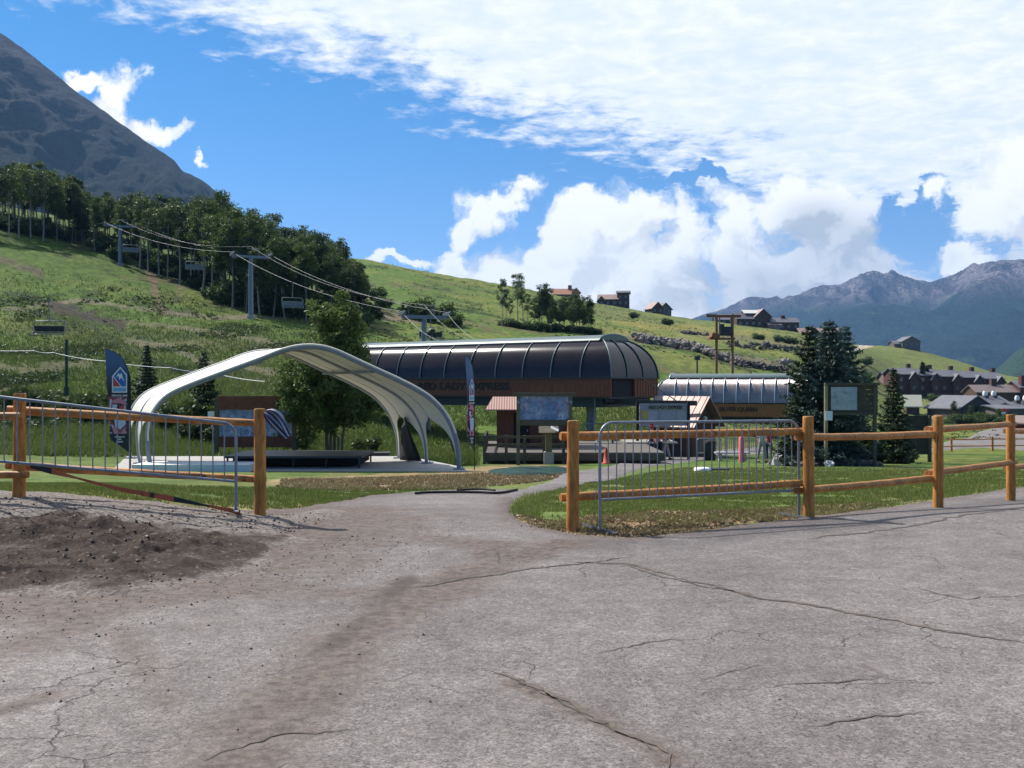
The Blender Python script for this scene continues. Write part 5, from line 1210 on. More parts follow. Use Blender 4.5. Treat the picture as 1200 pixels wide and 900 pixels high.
for k, (xx, ww, cc) in enumerate(((-.55,.5,(.36,.36,.44)), (.25,.8,(.34,.35,.40)), (.95,.5,(.38,.38,.42)))):
    m = MB(); m.box((xx,.0,nv(488)), (ww,.025,.62)); m.build('notice', lm('pale_notice', cc), bp_)

# gabled hut behind it
GY = 56.0; a0, a1 = X_(771,GY), X_(838,GY); gz2 = g1((a0+a1)/2,GY)
gh = empty('gabled_hut', ((a0+a1)/2,GY+1.5,gz2), -.72, 'small dark brown hut with a pinkish metal gable roof, beside the plaza', 'hut')
PINK = mat('brown_metal_roof', (.30,.20,.17), .45, metal=.15, var=.12, scale=1.5, build=lambda nt, vec, c, bs: c)
ev = CH+(450-497)/F*GY-gz2; rg_ = CH+(450-466)/F*GY-gz2; WBR = mat('brown_wall', (.07,.03,.02), .8, var=.3, scale=4, stretch=(1,1,6))
m = MB(); m.box((0,0,ev/2), (2.9,2.6,ev)); m.prism([(1.45,-1.3,ev),(1.45,1.3,ev),(1.45,0,rg_-.12)], (-2.9,0,0)); m.build('wall', WBR, gh)
m = MB(); m.prism([(-1.8,-1.75,ev-.22),(1.85,-1.75,ev-.22),(1.85,0,rg_),(-1.8,0,rg_)], (0,0,.07)); m.prism([(-1.8,0,rg_-.002),(1.85,0,rg_-.002),(1.85,1.75,ev-.22),(-1.8,1.75,ev-.22)], (0,0,.07)); 
for k in range(9): x = -1.7+3.4*k/8; m.tube([(x,-1.75,ev-.14),(x,0,rg_+.08)], .02, 4)
m.build('roof', PINK, gh)
m = MB(); m.box((-.3,-1.32,ev*.62), (1.5,.04,ev*.4)); wd = m.build('window', mat('hut_glass', (.03,.035,.05), .12, spec=.8), gh); m = MB(); m.box((-.3,-1.38,ev*.4), (1.7,.14,.05)); m.build('sill', WDARK, wd)
m = MB(); m.tube([(1.46,0,ev+.35),(1.60,0,ev+.30)], .1, 10); m.build('lamp', WHITE, gh)

# enclosures, plaza clutter
x, y = X_(1074,52), 52.0; z = g1(x,y); en = empty('board_enclosure', (x,y,z), .05, 'dark brown board enclosure right of the lone spruce, with a post at its corner', 'enclosure')
m = MB(); 
zt0 = CH+(450-487)/F*y-z
for k in range(7): m.box((-.63+.2*k,0,.2+zt0/2), (.19,.05,zt0-.4))
m.build('panel', mat('brown_board', (.055,.045,.03), .8, var=.35), en)
m = MB(); m.box((-.63,.8,.2+zt0/2), (.05,1.6,zt0-.4)); m.build('side_panel', BRNP, en)
m = MB(); m.box((.68,-.05,zt0/2), (.15,.15,zt0)); m.build('post', WDARK, en)
bA = (X_(817,52), 52.0); bB = (X_(852,52), 53.5)
barrier('crowd_barrier', (bA[0],bA[1],g1(*bA)), (bB[0],bB[1],g1(*bB)), 'far steel crowd barrier on the plaza, left of the pink post', h=1.1, nb=14, r=.028)
bA = (X_(850,56), 56.0); bB = (X_(905,56), 58)
barrier('crowd_barrier', (bA[0],bA[1],g1(*bA)), (bB[0],bB[1],g1(*bB)), 'farthest steel crowd barrier, behind the pink post', h=1.1, nb=18, r=.024)
x, y = X_(869,47), 47.0; z = g1(x,y); m = MB(); m.tube([(x,y,z),(x,y,z+.05),(x,y,z+1.15),(x,y,z+1.22)], [.14,.13,.13,.08], 12); m.build('padded_post', lm('pink_pad', (.75,.16,.22)), None, 'bright pink padded post standing at the lawn edge', 'post')
x, y = X_(832,50), 50.0; z = g1(x,y); tb = empty('litter_bin', (x,y,z), 0, 'round dark litter bin with a domed lid on the plaza behind the barrier', 'bin')
m = MB(); m.tube([(0,0,0),(0,0,.08),(0,0,.85)], [.27,.29,.30], 16); m.build('body', DKMET, tb); m = MB(); m.tube([(0,0,.85),(0,0,.93),(0,0,1.02),(0,0,1.06)], [.32,.31,.2,.06], 16); m.build('lid', BLACK, tb)
x, y = X_(858,49), 49.0; z = g1(x,y); m = MB(); m.box((x,y,z+.42), (1.7,.5,.07)); m.box((x-.6,y,z+.2),(.12,.4,.4)); m.box((x+.6,y,z+.2),(.12,.4,.4)); m.build('bench', mat('pale_bench', (.4,.4,.42), .6), None, 'pale flat bench at the right end of the plaza by the bin', 'bench')
m = MB(); x, y = X_(706,44.5), 42.7; z = g1(x,y)
m.tube([(x,y,z),(x,y,z+.04),(x,y,z+.05),(x,y,z+.5),(x,y,z+.7)], [.2,.2,.14,.08,.03], 12); m.build('traffic_cone', lm('orange_plastic', (.5,.06,.02)), None, 'bright orange traffic cone by the front of the timber deck', 'cone')
# boulders
RK = mat('boulder', (.22,.19,.17), .9, var=.4, scale=3, bump=.02); RKW = mat('white_boulder', (.5,.48,.47), .9, var=.3, scale=3, bump=.02); RKD = mat('dark_boulder', (.10,.085,.075), .9, var=.4, scale=3, bump=.02)
blab = ['pale angular boulder at the left foot of the spruces','grey boulder just right of the pale angular one, below the spruces','small white boulder beside the map board post','low flat boulder between the pink post and the spruces','rounded grey boulder nearest the fence post under the spruces']
for (u, Y, r, mm), lb in zip([(917,41,.42,RKW),(925,40.5,.34,RK),(972,38,.2,RKW),(905,42,.2,RK),(934,40,.3,RK)], blab):
    x = X_(u,Y); m = MB(); m.rock((0,0,0), r, .85, u); o = m.build('boulder', mm, None, lb, 'boulder'); o.location = (x, Y, g1(x,Y)+r*.35)
src = None; rgx = random.Random(4)
for k in range(13):
    u = 944+k*7.2+rgx.uniform(-2,2); Y = 38.9+rgx.uniform(-.2,.4); x = X_(u,Y)
    if src is None: m = MB(); m.rock((0,0,0), .24, .8, 5); src = m.build('boulder', RKD, None, 'dark edging stone in the row along the bed under the right map board', 'boulder', 'edging stones below the spruces'); o = src
    else: o = src.copy(); col.objects.link(o)
    o.location = (x, Y, g1(x,Y)+.06); s = rgx.uniform(.7,1.3); o.scale = (s, s, s*.9); o.rotation_euler = (0,0,rgx.uniform(0,6))
# retaining walls of rock on the slope
def rock_wall(label, pts, n, r0, r1, hh, seed, mm):
    rg = random.Random(seed); m = MB(); W3 = [(X_(u,Y), Y) for u, Y in pts]
    for k in range(n):
        t = rg.random()*(len(W3)-1); i = int(t); f = t-i; x = W3[i][0]*(1-f)+W3[i+1][0]*f; y = W3[i][1]*(1-f)+W3[i+1][1]*f
        y += rg.gauss(0,1.1); q = r0+(r1-r0)*rg.random()**2; m.rock((x, y, g1(x,y)+rg.uniform(0,hh)), q, rg.uniform(.6,1), k)
    m.build('rock_wall', mm, None, label, 'rock wall')
def Yat(u, v):       # depth on the terrain for a picture point on the hill
    ys = np.linspace(60, 520, 1400); vv = 450+F*(CH-G((u-600)/F*ys, ys))/ys; k = np.where(vv <= v)[0]; return float(ys[k[0]]) if len(k) else 300.
def yl(L): return [(u, Yat(u, v)) for u, v in L]
rock_wall('long tumbled rock wall slanting down the meadow behind the dark station', yl([(742,399),(770,403),(800,408),(830,416),(850,423),(868,428)]), 420, .2, .8, 1.3, 1, RK)
rock_wall('shorter rock retaining wall below the ridge houses', yl([(853,407),(880,409),(910,411),(940,413)]), 190, .2,.65, 1.2, 2, RKD)
rock_wall('dark low rock wall above the silvery station roof', yl([(866,429),(885,431),(905,434),(925,438)]), 130, .2,.6, 1.0, 3, RKD)
rock_wall('small high rock wall on the upper right meadow', yl([(800,391),(815,392),(838,394)]), 90, .2,.6, .7, 4, RKD)
rock_wall('cluster of rocks in the meadow left of the spruces', yl([(914,426),(922,427),(926,427)]), 16, .4,.8, .8, 5, RK)
# ================================================================ TREES
def cards(C, size, rg, asp=1.0, flat=0.0):
    N = len(C); n = rg.normal(0,1,(N,3)); n[:,2] += flat; n /= np.linalg.norm(n,axis=1)[:,None]
    t = rg.normal(0,1,(N,3)); a = np.cross(n,t); a /= np.linalg.norm(a,axis=1)[:,None]; b = np.cross(n,a)
    s = (size*rg.uniform(.6,1.3,N))[:,None]; a = a*s; b = b*s*asp
    V = np.stack([C-a, C-b*.9, C+a*1.1, C+b*.9], 1).reshape(-1,3)      # pointed leaf-like diamonds
    return V, np.arange(N*4).reshape(-1,4)
def leafmesh(name, V, Q, m):
    me = bpy.data.meshes.new(name); me.vertices.add(len(V)); me.vertices.foreach_set('co', np.ascontiguousarray(V,dtype=np.float32).ravel())
    me.loops.add(Q.size); me.loops.foreach_set('vertex_index', Q.astype(np.int32).ravel()); me.polygons.add(len(Q)); me.polygons.foreach_set('loop_start', np.arange(0,Q.size,Q.shape[1],dtype=np.int32))
    me.update(calc_edges=True); me.materials.append(m); return me
LF_ASP = leafmat('aspen_leaves', (.032,.064,.018), (.085,.135,.034), .36, .35)
LF_ASP2 = leafmat('aspen_leaves_light', (.045,.082,.02), (.11,.16,.04), .3, .35)
LF_ASP3 = leafmat('aspen_leaves_mid', (.042,.078,.02), (.10,.15,.038), .36, .35); LF_BIG = leafmat('willow_leaves', (.038,.075,.02), (.12,.175,.055), .38, 1.1)
LF_SPR = leafmat('blue_spruce_needles', (.022,.052,.045), (.095,.155,.135), .1, 1.6)
LF_SPD = leafmat('dark_spruce_needles', (.014,.034,.014), (.05,.08,.03), .1, 1.6)
LF_SHR = leafmat('shrub_leaves', (.035,.06,.016), (.085,.12,.032), .25, .5); LF_BRU = leafmat('brush_leaves', (.045,.08,.02), (.11,.15,.042), .25, .12)
BK_ASP = mat('aspen_bark', (.30,.285,.245), .8, var=.3, scale=3, stretch=(1,1,3), build=lambda nt, vec, c, bs: nt.mix(nt.ss(.58,.64,nt.noise(nt.scalev(vec,(1,1,2)),2.2,4,.6)), c, (.05,.045,.04)))
BK_GRY = mat('aspen_bark_grey', (.17,.155,.13), .85, var=.4, scale=3); BK = mat('bark', (.11,.085,.065), .9, var=.35, scale=6, stretch=(1,1,.3))
def crown_pts(rg, ells, nc, rc, per, squash=.75):
    """clumps scattered through the volume of a few ellipsoids, denser near the skin"""
    vol = np.array([e[3]*e[4]*e[5] for e in ells]); vol = vol/vol.sum(); C = []; cl = []
    for k in range(nc):
        e = ells[rg.choice(len(ells), p=vol)]; d = rg.normal(0,1,3); d /= np.linalg.norm(d); r = rg.uniform(.35,1.05)**.6
        c = np.array(e[:3])+d*r*np.array(e[3:6]); cl.append(c); q = rc*rg.uniform(.6,1.25); n = int(per*rg.uniform(.6,1.3))
        dd = rg.normal(0,1,(n,3)); dd /= np.linalg.norm(dd,axis=1)[:,None]; rr = rg.uniform(0,1,n)**.45
        C.append(c+dd*(rr*q)[:,None]*np.array([1,1,squash]))
    return np.concatenate(C), cl
def aspen_proto(seed, H=13., low=.4, W=1.9, leaf=.13, nc=34, per=46, lm_=None, rt=.13, name='aspen_tree', bk=None):
    rg = np.random.default_rng(seed); bx, by = rg.uniform(-.6,.6,2)
    ell = [(bx*.6,by*.6,H*(low+.22),W*.85,W*.85,H*.2),(bx,by,H*(low+.42),W*.75,W*.75,H*.17),(bx*.8+rg.uniform(-.6,.6),by,H*(low+.12),W*.7,W*.7,H*.11)]
    C, cl = crown_pts(rg, ell, nc, .82, per); C = C[C[:,2] < H*1.02]
    V, Q = cards(C, leaf, rg); 
    root = empty(name, (0,0,0)); cr = link_mesh('crown', leafmesh('crown', V, Q, lm_ or LF_ASP), None, root)
    m = MB(); kx, ky = rg.uniform(-.35,.35,2); tp = [(0,0,-.6),(bx*.1+kx*.7,by*.1+ky,H*.2),(bx*.3+kx,by*.3+ky,H*.45),(bx*.8,by*.8,H*.78),(bx,by,H*.95)]
    m.tube(tp, [rt*1.25,rt,rt*.75,rt*.45,rt*.15], 8)
    for c in cl[:14]:
        z0 = max(H*low*.8, c[2]-rg.uniform(1.,2.4)); f = z0/H; m.tube([(bx*f*.9,by*f*.9,z0), ((c[0]+bx*f)/2,(c[1]+by*f)/2,(c[2]+z0)/2-.1), tuple(c)], [rt*.35,rt*.25,.02], 5)
    m.build('trunk', bk or BK_GRY, root)
    return root
def place(proto, used, loc, s, rz, label=None, cat=None, group=None, sx=1.0):
    r = proto if id(proto) not in used else copy_tree(proto)
    used.add(id(proto)); r.location = loc; r.scale = (s*sx, s*sx, s); r.rotation_euler = (0,0,rz); tag(r, label, cat, group); return r
used = set(); rt_ = random.Random(21)
AP = [aspen_proto(100+i, 13., rt_.choice([.34,.44,.24,.3]), rt_.uniform(1.3,2.2), .105, 52, 120, [LF_ASP,LF_ASP,LF_ASP3][i%3], rt=.10) for i in range(8)]
AP2 = [aspen_proto(200+i, 13., .48, 1.9, .13, 26, 72, LF_ASP2, bk=BK_ASP) for i in range(3)]
TOPV = [(-80,188),(0,190),(30,186),(60,190),(90,203),(105,222),(140,222),(185,224),(215,226),(232,222),(255,224),(280,233),(300,238),(320,248),(345,256),(368,264),(385,272),(405,272),(415,300),(432,318)]
BASV = [(-80,268),(0,275),(60,282),(100,292),(150,312),(200,326),(240,346),(265,362),(300,370),(350,374),(400,378),(432,382)]
for row in range(6):
    u = -75.+row*3
    while u < 428:
        bv = np.interp(u, *zip(*BASV)); Y0 = Yat(u, bv); Y = Y0+row*rt_.uniform(5.5,8)+rt_.uniform(-2,2)*(1 if row else 1.6)
        x = X_(u,Y); z = g1(x,Y); tv = np.interp(u, *zip(*TOPV)); zb_ = 450-F*(z-CH)/Y
        top = (CH+(450-tv)/F*Y)-z; h = top*rt_.uniform(.82,1.0) if row > 1 else top*rt_.uniform(.72,.93)
        h = min(max(h, 6.5), 17.5)
        if u > 405: h = min(h, 9.5)
        pale = row == 0 and (150 < u < 255) ; pr = rt_.choice(AP2 if (pale or (row <= 1 and u < 60)) else AP)
        if not (row == 0 and 120 < u < 150):
            zone = ('tall aspen along the upper left edge of the wood above the mown slope', 'aspens at the upper left') if u < 105 else (('slender aspen with a bare white trunk at the middle front of the wood', 'white trunked aspens in the middle of the wood') if pale else (('dark leafy aspen in the dense part of the wood between the two lift towers', 'aspens between the lift towers') if u < 294 else ('dark dense aspen between the tall lift tower and the open ridge', 'aspens right of the tall tower')))
            place(pr, used, (x,Y,z), h/13., rt_.uniform(0,6.28), zone[0], 'tree', zone[1], sx=rt_.uniform(.95,1.3))
        u += rt_.uniform(10,17) if not pale else rt_.uniform(9,15)
# grove on the meadow
GV = [(588,187,327),(593,192,340),(607,188,322),(613,194,330),(618,190,345),(636,186,331),(642,196,336),(648,190,345),(655,186,352),(662,190,342),(668,196,350),(673,188,338),(680,192,344),(684,186,356),(690,190,347),(694,194,360),(598,200,350),(627,200,346),(640,200,338),(652,198,348),(660,201,350),(676,199,350),(688,202,356),(645,183,356),(633,191,342),(670,184,352)]
for i, (u, Y, tv) in enumerate(GV):
    x = X_(u,Y); z = g1(x,Y); h = CH+(450-tv)/F*Y-z; iso = u < 625
    lb = ('tall thin aspen with a high open crown at the left end of the meadow grove', 'thin aspens at the left of the grove') if iso else ('dark bushy aspen in the thick right part of the meadow grove', 'bushy aspens at the right of the grove')
    place(rt_.choice(AP2 if iso else AP), used, (x,Y,z), h/13., rt_.uniform(0,6.28), lb[0], 'tree', lb[1], sx=.9 if iso else 1.25)

def bush_proto(seed, W=1.2, H=1.1, nc=14, per=60, leaf=.09, m=None, name='bush'):
    rg = np.random.default_rng(seed); C, cl = crown_pts(rg, [(0,0,H*.5,W*.8,W*.8,H*.45),(rg.uniform(-.4,.4)*W,0,H*.45,W*.6,W*.6,H*.4)], nc, W*.34, per)
    C = C[C[:,2] > 0]; V, Q = cards(C, leaf, rg); root = empty(name, (0,0,0)); link_mesh('foliage', leafmesh('foliage', V, Q, m or LF_SHR), None, root)
    b = MB()
    for c in cl[:8]: b.tube([(0,0,-.2),(c[0]*.5,c[1]*.5,c[2]*.5),tuple(c)], [.05,.03,.01], 5)
    b.build('stem', BK, root); return root
bp_ = bush_proto(301, 1.9, 1.7, 22, 80, .14, LF_ASP); bp2 = bush_proto(302, 1.6, 1.6, 20, 80, .13, LF_SHR); bu = set()
for i in range(30):                      # understorey of the grove and wood
    u = 590+i*3.7+rt_.uniform(-2,2); Y = 184+rt_.uniform(0,8); x = X_(u,Y); s = rt_.uniform(.4,1.0)
    place(bp_, bu, (x,Y,g1(x,Y)), s, rt_.uniform(0,6), 'low dark shrub among the trunks of the meadow grove', 'bush', 'undergrowth of the meadow grove')
for i in range(58):
    u = -30+i*8+rt_.uniform(-4,4); Y = Yat(u, np.interp(u,*zip(*BASV)))+rt_.uniform(1,14); x = X_(u,Y); s = rt_.uniform(.9,2.0)*(1.3 if u > 260 else .9)
    place(bp_, bu, (x,Y,g1(x,Y)), s, rt_.uniform(0,6), 'low dark shrub under the aspens at the foot of the wood', 'bush', 'undergrowth of the left wood')
for (u, v, s, lb) in [(440,352,1.6,'round dark bush on the meadow just right of the wood'),(449,360,1.2,'small dark bush below the round bush right of the wood'),(425,385,1.4,'dark bush at the top right of the big leafy tree'),(505,372,1.3,'dark bush behind the crossarm of the near lift tower'),(490,374,2.1,'big dark bush left behind the near lift tower'),(520,378,1.9,'dark bush right behind the near lift tower'),(533,382,1.2,'small bush at the right end of the clump behind the near tower')]:
    Y = Yat(u, v); x = X_(u,Y); place(bp_, bu, (x,Y,g1(x,Y)), s, u, lb, 'bush')
for (u, Y, s, lb) in [(228,50,.75,'rounded green bush left of the dark notice board'),(255,49,.6,'small green bush under the dark notice board'),(292,47,.6,'low green bush below the right half of the notice board'),(245,56,1.2,'dark bush behind the left of the notice board'),(350,48,.7,'low dark bush left of the big tree trunks'),(430,50,.55,'low bush right of the big tree trunks'),(196,58,.9,'green bush inside the left leg of the canopy'),(150,62,1.1,'green bush behind the broad flag'),(90,60,1.1,'bright green bush beyond the barrier at left'),(30,60,1.2,'green bush at the far left beyond the fence'),(960,40.6,.55,'dark bush behind the post of the right map board'),(1008,41,.8,'dark bush under the right map board'),(985,40.8,.7,'dark low bush between the spruces and the map board'),(1022,42.5,.6,'dark bush right of the right map board'),(1065,50,.4,'small bush at the foot of the lone spruce')]:
    x = X_(u,Y); place(bp2, bu, (x,Y,g1(x,Y)), s, u, lb, 'bush')
for (u, v, s, lb) in [(1015,452,2.0,'grey-green bush on the knoll left of the condominiums'),(1016,402,1.6,'bush on the ridge at the left of the knoll house'),(1016,428,1.8,'lone dark bush on the face of the knoll'),(1095,404,1.5,'bush just right below the knoll house'),(888,379,1.2,'dark tree clump left below the ridge house with the porch'),(925,385,1.5,'round dark tree clump right of the ridge house with the porch'),(912,384,1.2,'dark tree clump in front of the ridge house with the porch'),(782,366,1.2,'small bush right of the second ridge house'),(742,358,1.1,'low bush right of the tall ridge house'),(1190,432,2.2,'tree clump on the ridge at the right edge')]:
    Y = Yat(u, v); x = X_(u,Y); place(bp_, bu, (x,Y,g1(x,Y)), s, u, lb, 'bush')

# big leafy tree behind the canopy
def big_tree():
    rg = np.random.default_rng(5); Y = 42.0; x0 = X_(392,Y); zb_ = g1(x0,Y); root = empty('leafy_tree', (x0,Y,zb_), 0, 'big bushy leafy tree with several thin trunks, behind the canopy', 'tree')
    def e(u, v, ru, rv, dy=0): return (X_(u,Y)-x0, dy, vz(v,Y)-zb_, ru*Y/F, ru*Y/F*.8, rv*Y/F)
    ells = [e(386,388,34,32), e(380,420,48,34,.2), e(372,462,44,38,-.2), e(412,452,40,40,.3), e(352,452,30,38,.2), e(394,480,48,24), e(386,364,26,22), e(404,385,30,28), e(428,470,24,26,-.3),(X_(345,Y)-x0,.1,vz(500,Y)-zb_,.9,.8,.6)]
    C, cl = crown_pts(rg, ells, 290, .42, 150, .8); C = C[C[:,2] > .55]
    V, Q = cards(C, .074, rg, .65); link_mesh('crown', leafmesh('crown', V, Q, LF_BIG), None, root)
    for k, (u, v, r) in enumerate(((388,400,.075),(397,440,.06),(376,430,.06),(365,470,.045),(410,470,.05))):
        m = MB(); bx = (k-2)*.14; tx = X_(u,Y)-x0; tz = vz(v,Y)-zb_
        m.tube([(bx,0,-.3),(bx*1.2,0,1.0),(bx*.6+tx*.4,.05,tz*.6),(tx,.1,tz)], [r*1.3,r,r*.8,r*.3], 8)
        for j in range(7):
            c = cl[rg.integers(len(cl))]; f = rg.uniform(.4,.9); p = np.array([bx*.6+tx*f, .05, tz*f])
            if np.linalg.norm(c-p) < 2.2: m.tube([tuple(p), tuple((p+c)/2+[0,0,.1]), tuple(c)], [r*.4,r*.25,.01], 5)
        m.build('trunk', BK, root)
    return root
big_tree()

# spruces
def spruce(label, u, Y, tv, hwpx, seed, m_, dens=1.0, cardl=.085, nm='spruce_tree', group=None, curve=.9, lowz=.04):
    rg = np.random.default_rng(seed); x = X_(u,Y); zb_ = g1(x,Y); H = vz(tv,Y)-zb_; R = hwpx*Y/F
    root = empty(nm, (x,Y,zb_), 0, label, 'tree', group); Cs = []; Ds = []; b = MB()
    b.tube([(0,0,-.3),(0,0,H*.5),(0,0,H*.99)], [.035*H*.45,.035*H*.26,.012], 8)
    nw = int(15*dens**.5*H**.5/2.2)+7
    for i in range(nw):
        t = lowz+(1-lowz)*(i/nw)**.95; z = H*t; Rr = R*(1-t)**curve+.04
        nb = int(9+6*(1-t)); off = rg.uniform(0,6.28)
        for k in range(nb):
            a = off+2*math.pi*k/nb+rg.uniform(-.25,.25); L = Rr*rg.uniform(.5,1.25); rise = .25*t; 
            n = max(3, int(L/.16*3.4*dens)); s = rg.uniform(.12,1,n)**.8
            r_ = s*L; dz = -.20*L*np.sin(s*2.2)*(1-t*.8)+rise*L*s+.10*L*s**3
            sp_ = (1-s*.55)*L*.26*rg.uniform(-1,1,n)
            px = np.cos(a)*r_-np.sin(a)*sp_; py = np.sin(a)*r_+np.cos(a)*sp_; pz = z+dz-np.abs(sp_)*.35+rg.normal(0,.02,n)
            Cs.append(np.stack([px,py,pz],1)); d = np.stack([np.cos(a)+(-np.sin(a))*sp_/(L*.3), np.sin(a)+np.cos(a)*sp_/(L*.3), -.25+0*s+rg.normal(0,.25,n)],1); Ds.append(d)
            if dens > .5 and k % 2 == 0: b.tube([(0,0,z),(np.cos(a)*L*.5,np.sin(a)*L*.5,z-.12*L),(np.cos(a)*L*.85,np.sin(a)*L*.85,z-.12*L+rise*L)], [.018,.012,.004], 4)
    C = np.concatenate(Cs); D = np.concatenate(Ds); D /= np.linalg.norm(D,axis=1)[:,None]; N = len(C)
    C = np.repeat(C, 3, 0)+rg.normal(0,.035,(N*3,3)); D = np.repeat(D,3,0)+rg.normal(0,.45,(N*3,3)); D /= np.linalg.norm(D,axis=1)[:,None]; N *= 3
    n = rg.normal(0,.8,(N,3)); n[:,2] += .8; S = np.cross(D,n); S /= np.linalg.norm(S,axis=1)[:,None]; l = (cardl*rg.uniform(.6,1.4,N))[:,None]
    V = np.stack([C-D*l*.5, C+S*l*.24, C+D*l, C-S*l*.24],1).reshape(-1,3)
    link_mesh('crown', leafmesh('crown', V, np.arange(N*4).reshape(-1,4), m_), None, root); b.build('trunk', BK, root); return root
spruce('dark green spruce, left one of the spruce clump behind the right map board', 948,40.5,379,42,31,LF_SPD,1.3,.11,curve=.75)
spruce('broad blue spruce in the middle of the clump behind the right map board', 972,39.8,374,52,32,LF_SPR,1.6,.11,curve=.7)
spruce('blue-green spruce at the right back of the clump, above the map board', 991,42.5,380,40,33,LF_SPR,1.4,.11,curve=.72)
spruce('small lone spruce between the map board and the brown enclosure', 1047,47,430,28,34,LF_SPD,1.1,.11)
spruce('slender dark young spruce on the left slope right of the broad flag', 172,74,403,16,35,LF_SPD,.6,.16)
spruce('dark young spruce on the left slope above the canopy knee', 239,66,411,24,36,LF_SPD,.6,.16)
spruce('small conifer on the meadow right edge of the wood', 418,150,312,11,37,LF_SPD,.4,.4)
spruce('tiny conifer beside the condominium chimneys, left', 1081,318,424,3.5,38,LF_SPD,.25,.8)
spruce('tiny conifer beside the condominium chimneys, right', 1086,320,428,3,39,LF_SPD,.25,.8)

# brush on the slopes (uncountable)
def brush(n, seed):
    rg = np.random.default_rng(seed); Cs = []
    uu = []; k = 0
    us = np.concatenate([rg.uniform(-60,440,n), rg.uniform(430,1180,n)]); Ys = np.concatenate([np.exp(rg.uniform(math.log(50),math.log(150),n)), np.exp(rg.uniform(math.log(95),math.log(420),n))])
    x = X_(us,Ys); z = G(x,Ys); w = fbm(x/11+40, Ys/11, 5, 28)*.65+fbm(x/4, Ys/4, 3, 17)*.35-.10*sst(100,125,Ys)*(us<435)
    ok = (w+rg.uniform(-.03,.03,len(w)) > .515)&~((us > 600)&(Ys < 100))&(rg.random(len(w)) < np.where(us < 435, 1., .33))
    ok &= ~((us>1040)&(Ys<330)&(rg.random(len(w))<.5))
    for a, b, c in zip(x[ok], Ys[ok], z[ok]):
        s = (.15+.75*rg.random()**3)*(1 if b < 200 else 1.4); n_ = int(rg.uniform(10,26)); d = rg.normal(0,1,(n_,3)); d /= np.linalg.norm(d,axis=1)[:,None]
        d[:,2] = np.abs(d[:,2])*.75; Cs.append(np.array([a,b,c])+d*s*rg.uniform(.3,1,(n_,1)))
    C = np.concatenate(Cs); V, Q = cards(C, .085, rg); V[:,2] = V[:,2]
    o = link_mesh('brush', leafmesh('brush', V, Q, LF_BRU), None); tag(o, 'low wild brush scattered over the hill slopes', 'brush', kind='stuff')
brush(26000, 77)
# tall meadow grass behind the stage and station
def meadow(n, seed):
    rg = np.random.default_rng(seed); us = rg.uniform(-40,760,n); Ys = np.exp(rg.uniform(math.log(40),math.log(150),n)); x = X_(us,Ys); z = G(x,Ys)
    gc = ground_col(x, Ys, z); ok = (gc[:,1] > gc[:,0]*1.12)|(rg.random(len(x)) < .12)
    ok &= rg.random(len(x)) < 1-.85*sst(85,150,Ys)
    ok &= ~((us > 560)&(Ys < 75)) & ~((us<520)&(us>100)&(Ys<39)); x, y, z = x[ok], Ys[ok], z[ok]; N = len(x); a = rg.uniform(0,6.28,N); h = rg.uniform(.15,.5,N)*np.clip(.5+.9*fbm(x/5,y/5,3,33),.4,1.3); w = rg.uniform(.02,.05,N)*np.clip(y/60,1,2.2)
    B = np.stack([x,y,z-.03],1); d = np.stack([np.cos(a)*w,np.sin(a)*w,0*a],1); t = B+np.stack([rg.normal(0,.12,N),rg.normal(0,.12,N),h],1)
    V = np.stack([B-d,B+d,t],1).reshape(-1,3); o = mesh_np('meadow_grass', V, np.arange(N*3).reshape(-1,3), leafmat('meadow_blades', (.07,.118,.022), (.16,.20,.055), .3, .25)); tag(o, 'tall wild meadow grass behind the canopy and the station', 'grass', kind='stuff')
meadow(170000, 78)

# ================================================================ HOUSES
ROOFG = mat('grey_roof', (.11,.11,.13), .6, var=.2, scale=.8); ROOFP = mat('pink_roof', (.28,.19,.165), .6, var=.15, scale=.8); ROOFW = mat('white_metal_roof', (.62,.62,.58), .4, var=.05); ROOFM = mat('mauve_roof', (.17,.125,.115), .6, var=.15); ROOFC = mat('cream_roof', (.42,.41,.33), .6, var=.05); ROOFO = mat('orange_roof', (.36,.17,.10), .6, var=.15)
WL_BR = mat('brown_siding', (.08,.042,.032), .8, var=.3, scale=2, stretch=(1,1,4)); WL_RD = mat('red_siding', (.085,.028,.024), .8, var=.3, scale=2, stretch=(1,1,4)); WL_GR = mat('grey_siding', (.14,.12,.11), .8, var=.25, scale=2, stretch=(1,1,4)); WL_PK = mat('mauve_siding', (.22,.15,.14), .8, var=.25, scale=2)
GLS = mat('window_glass', (.03,.04,.055), .1, spec=.9, var=.1)
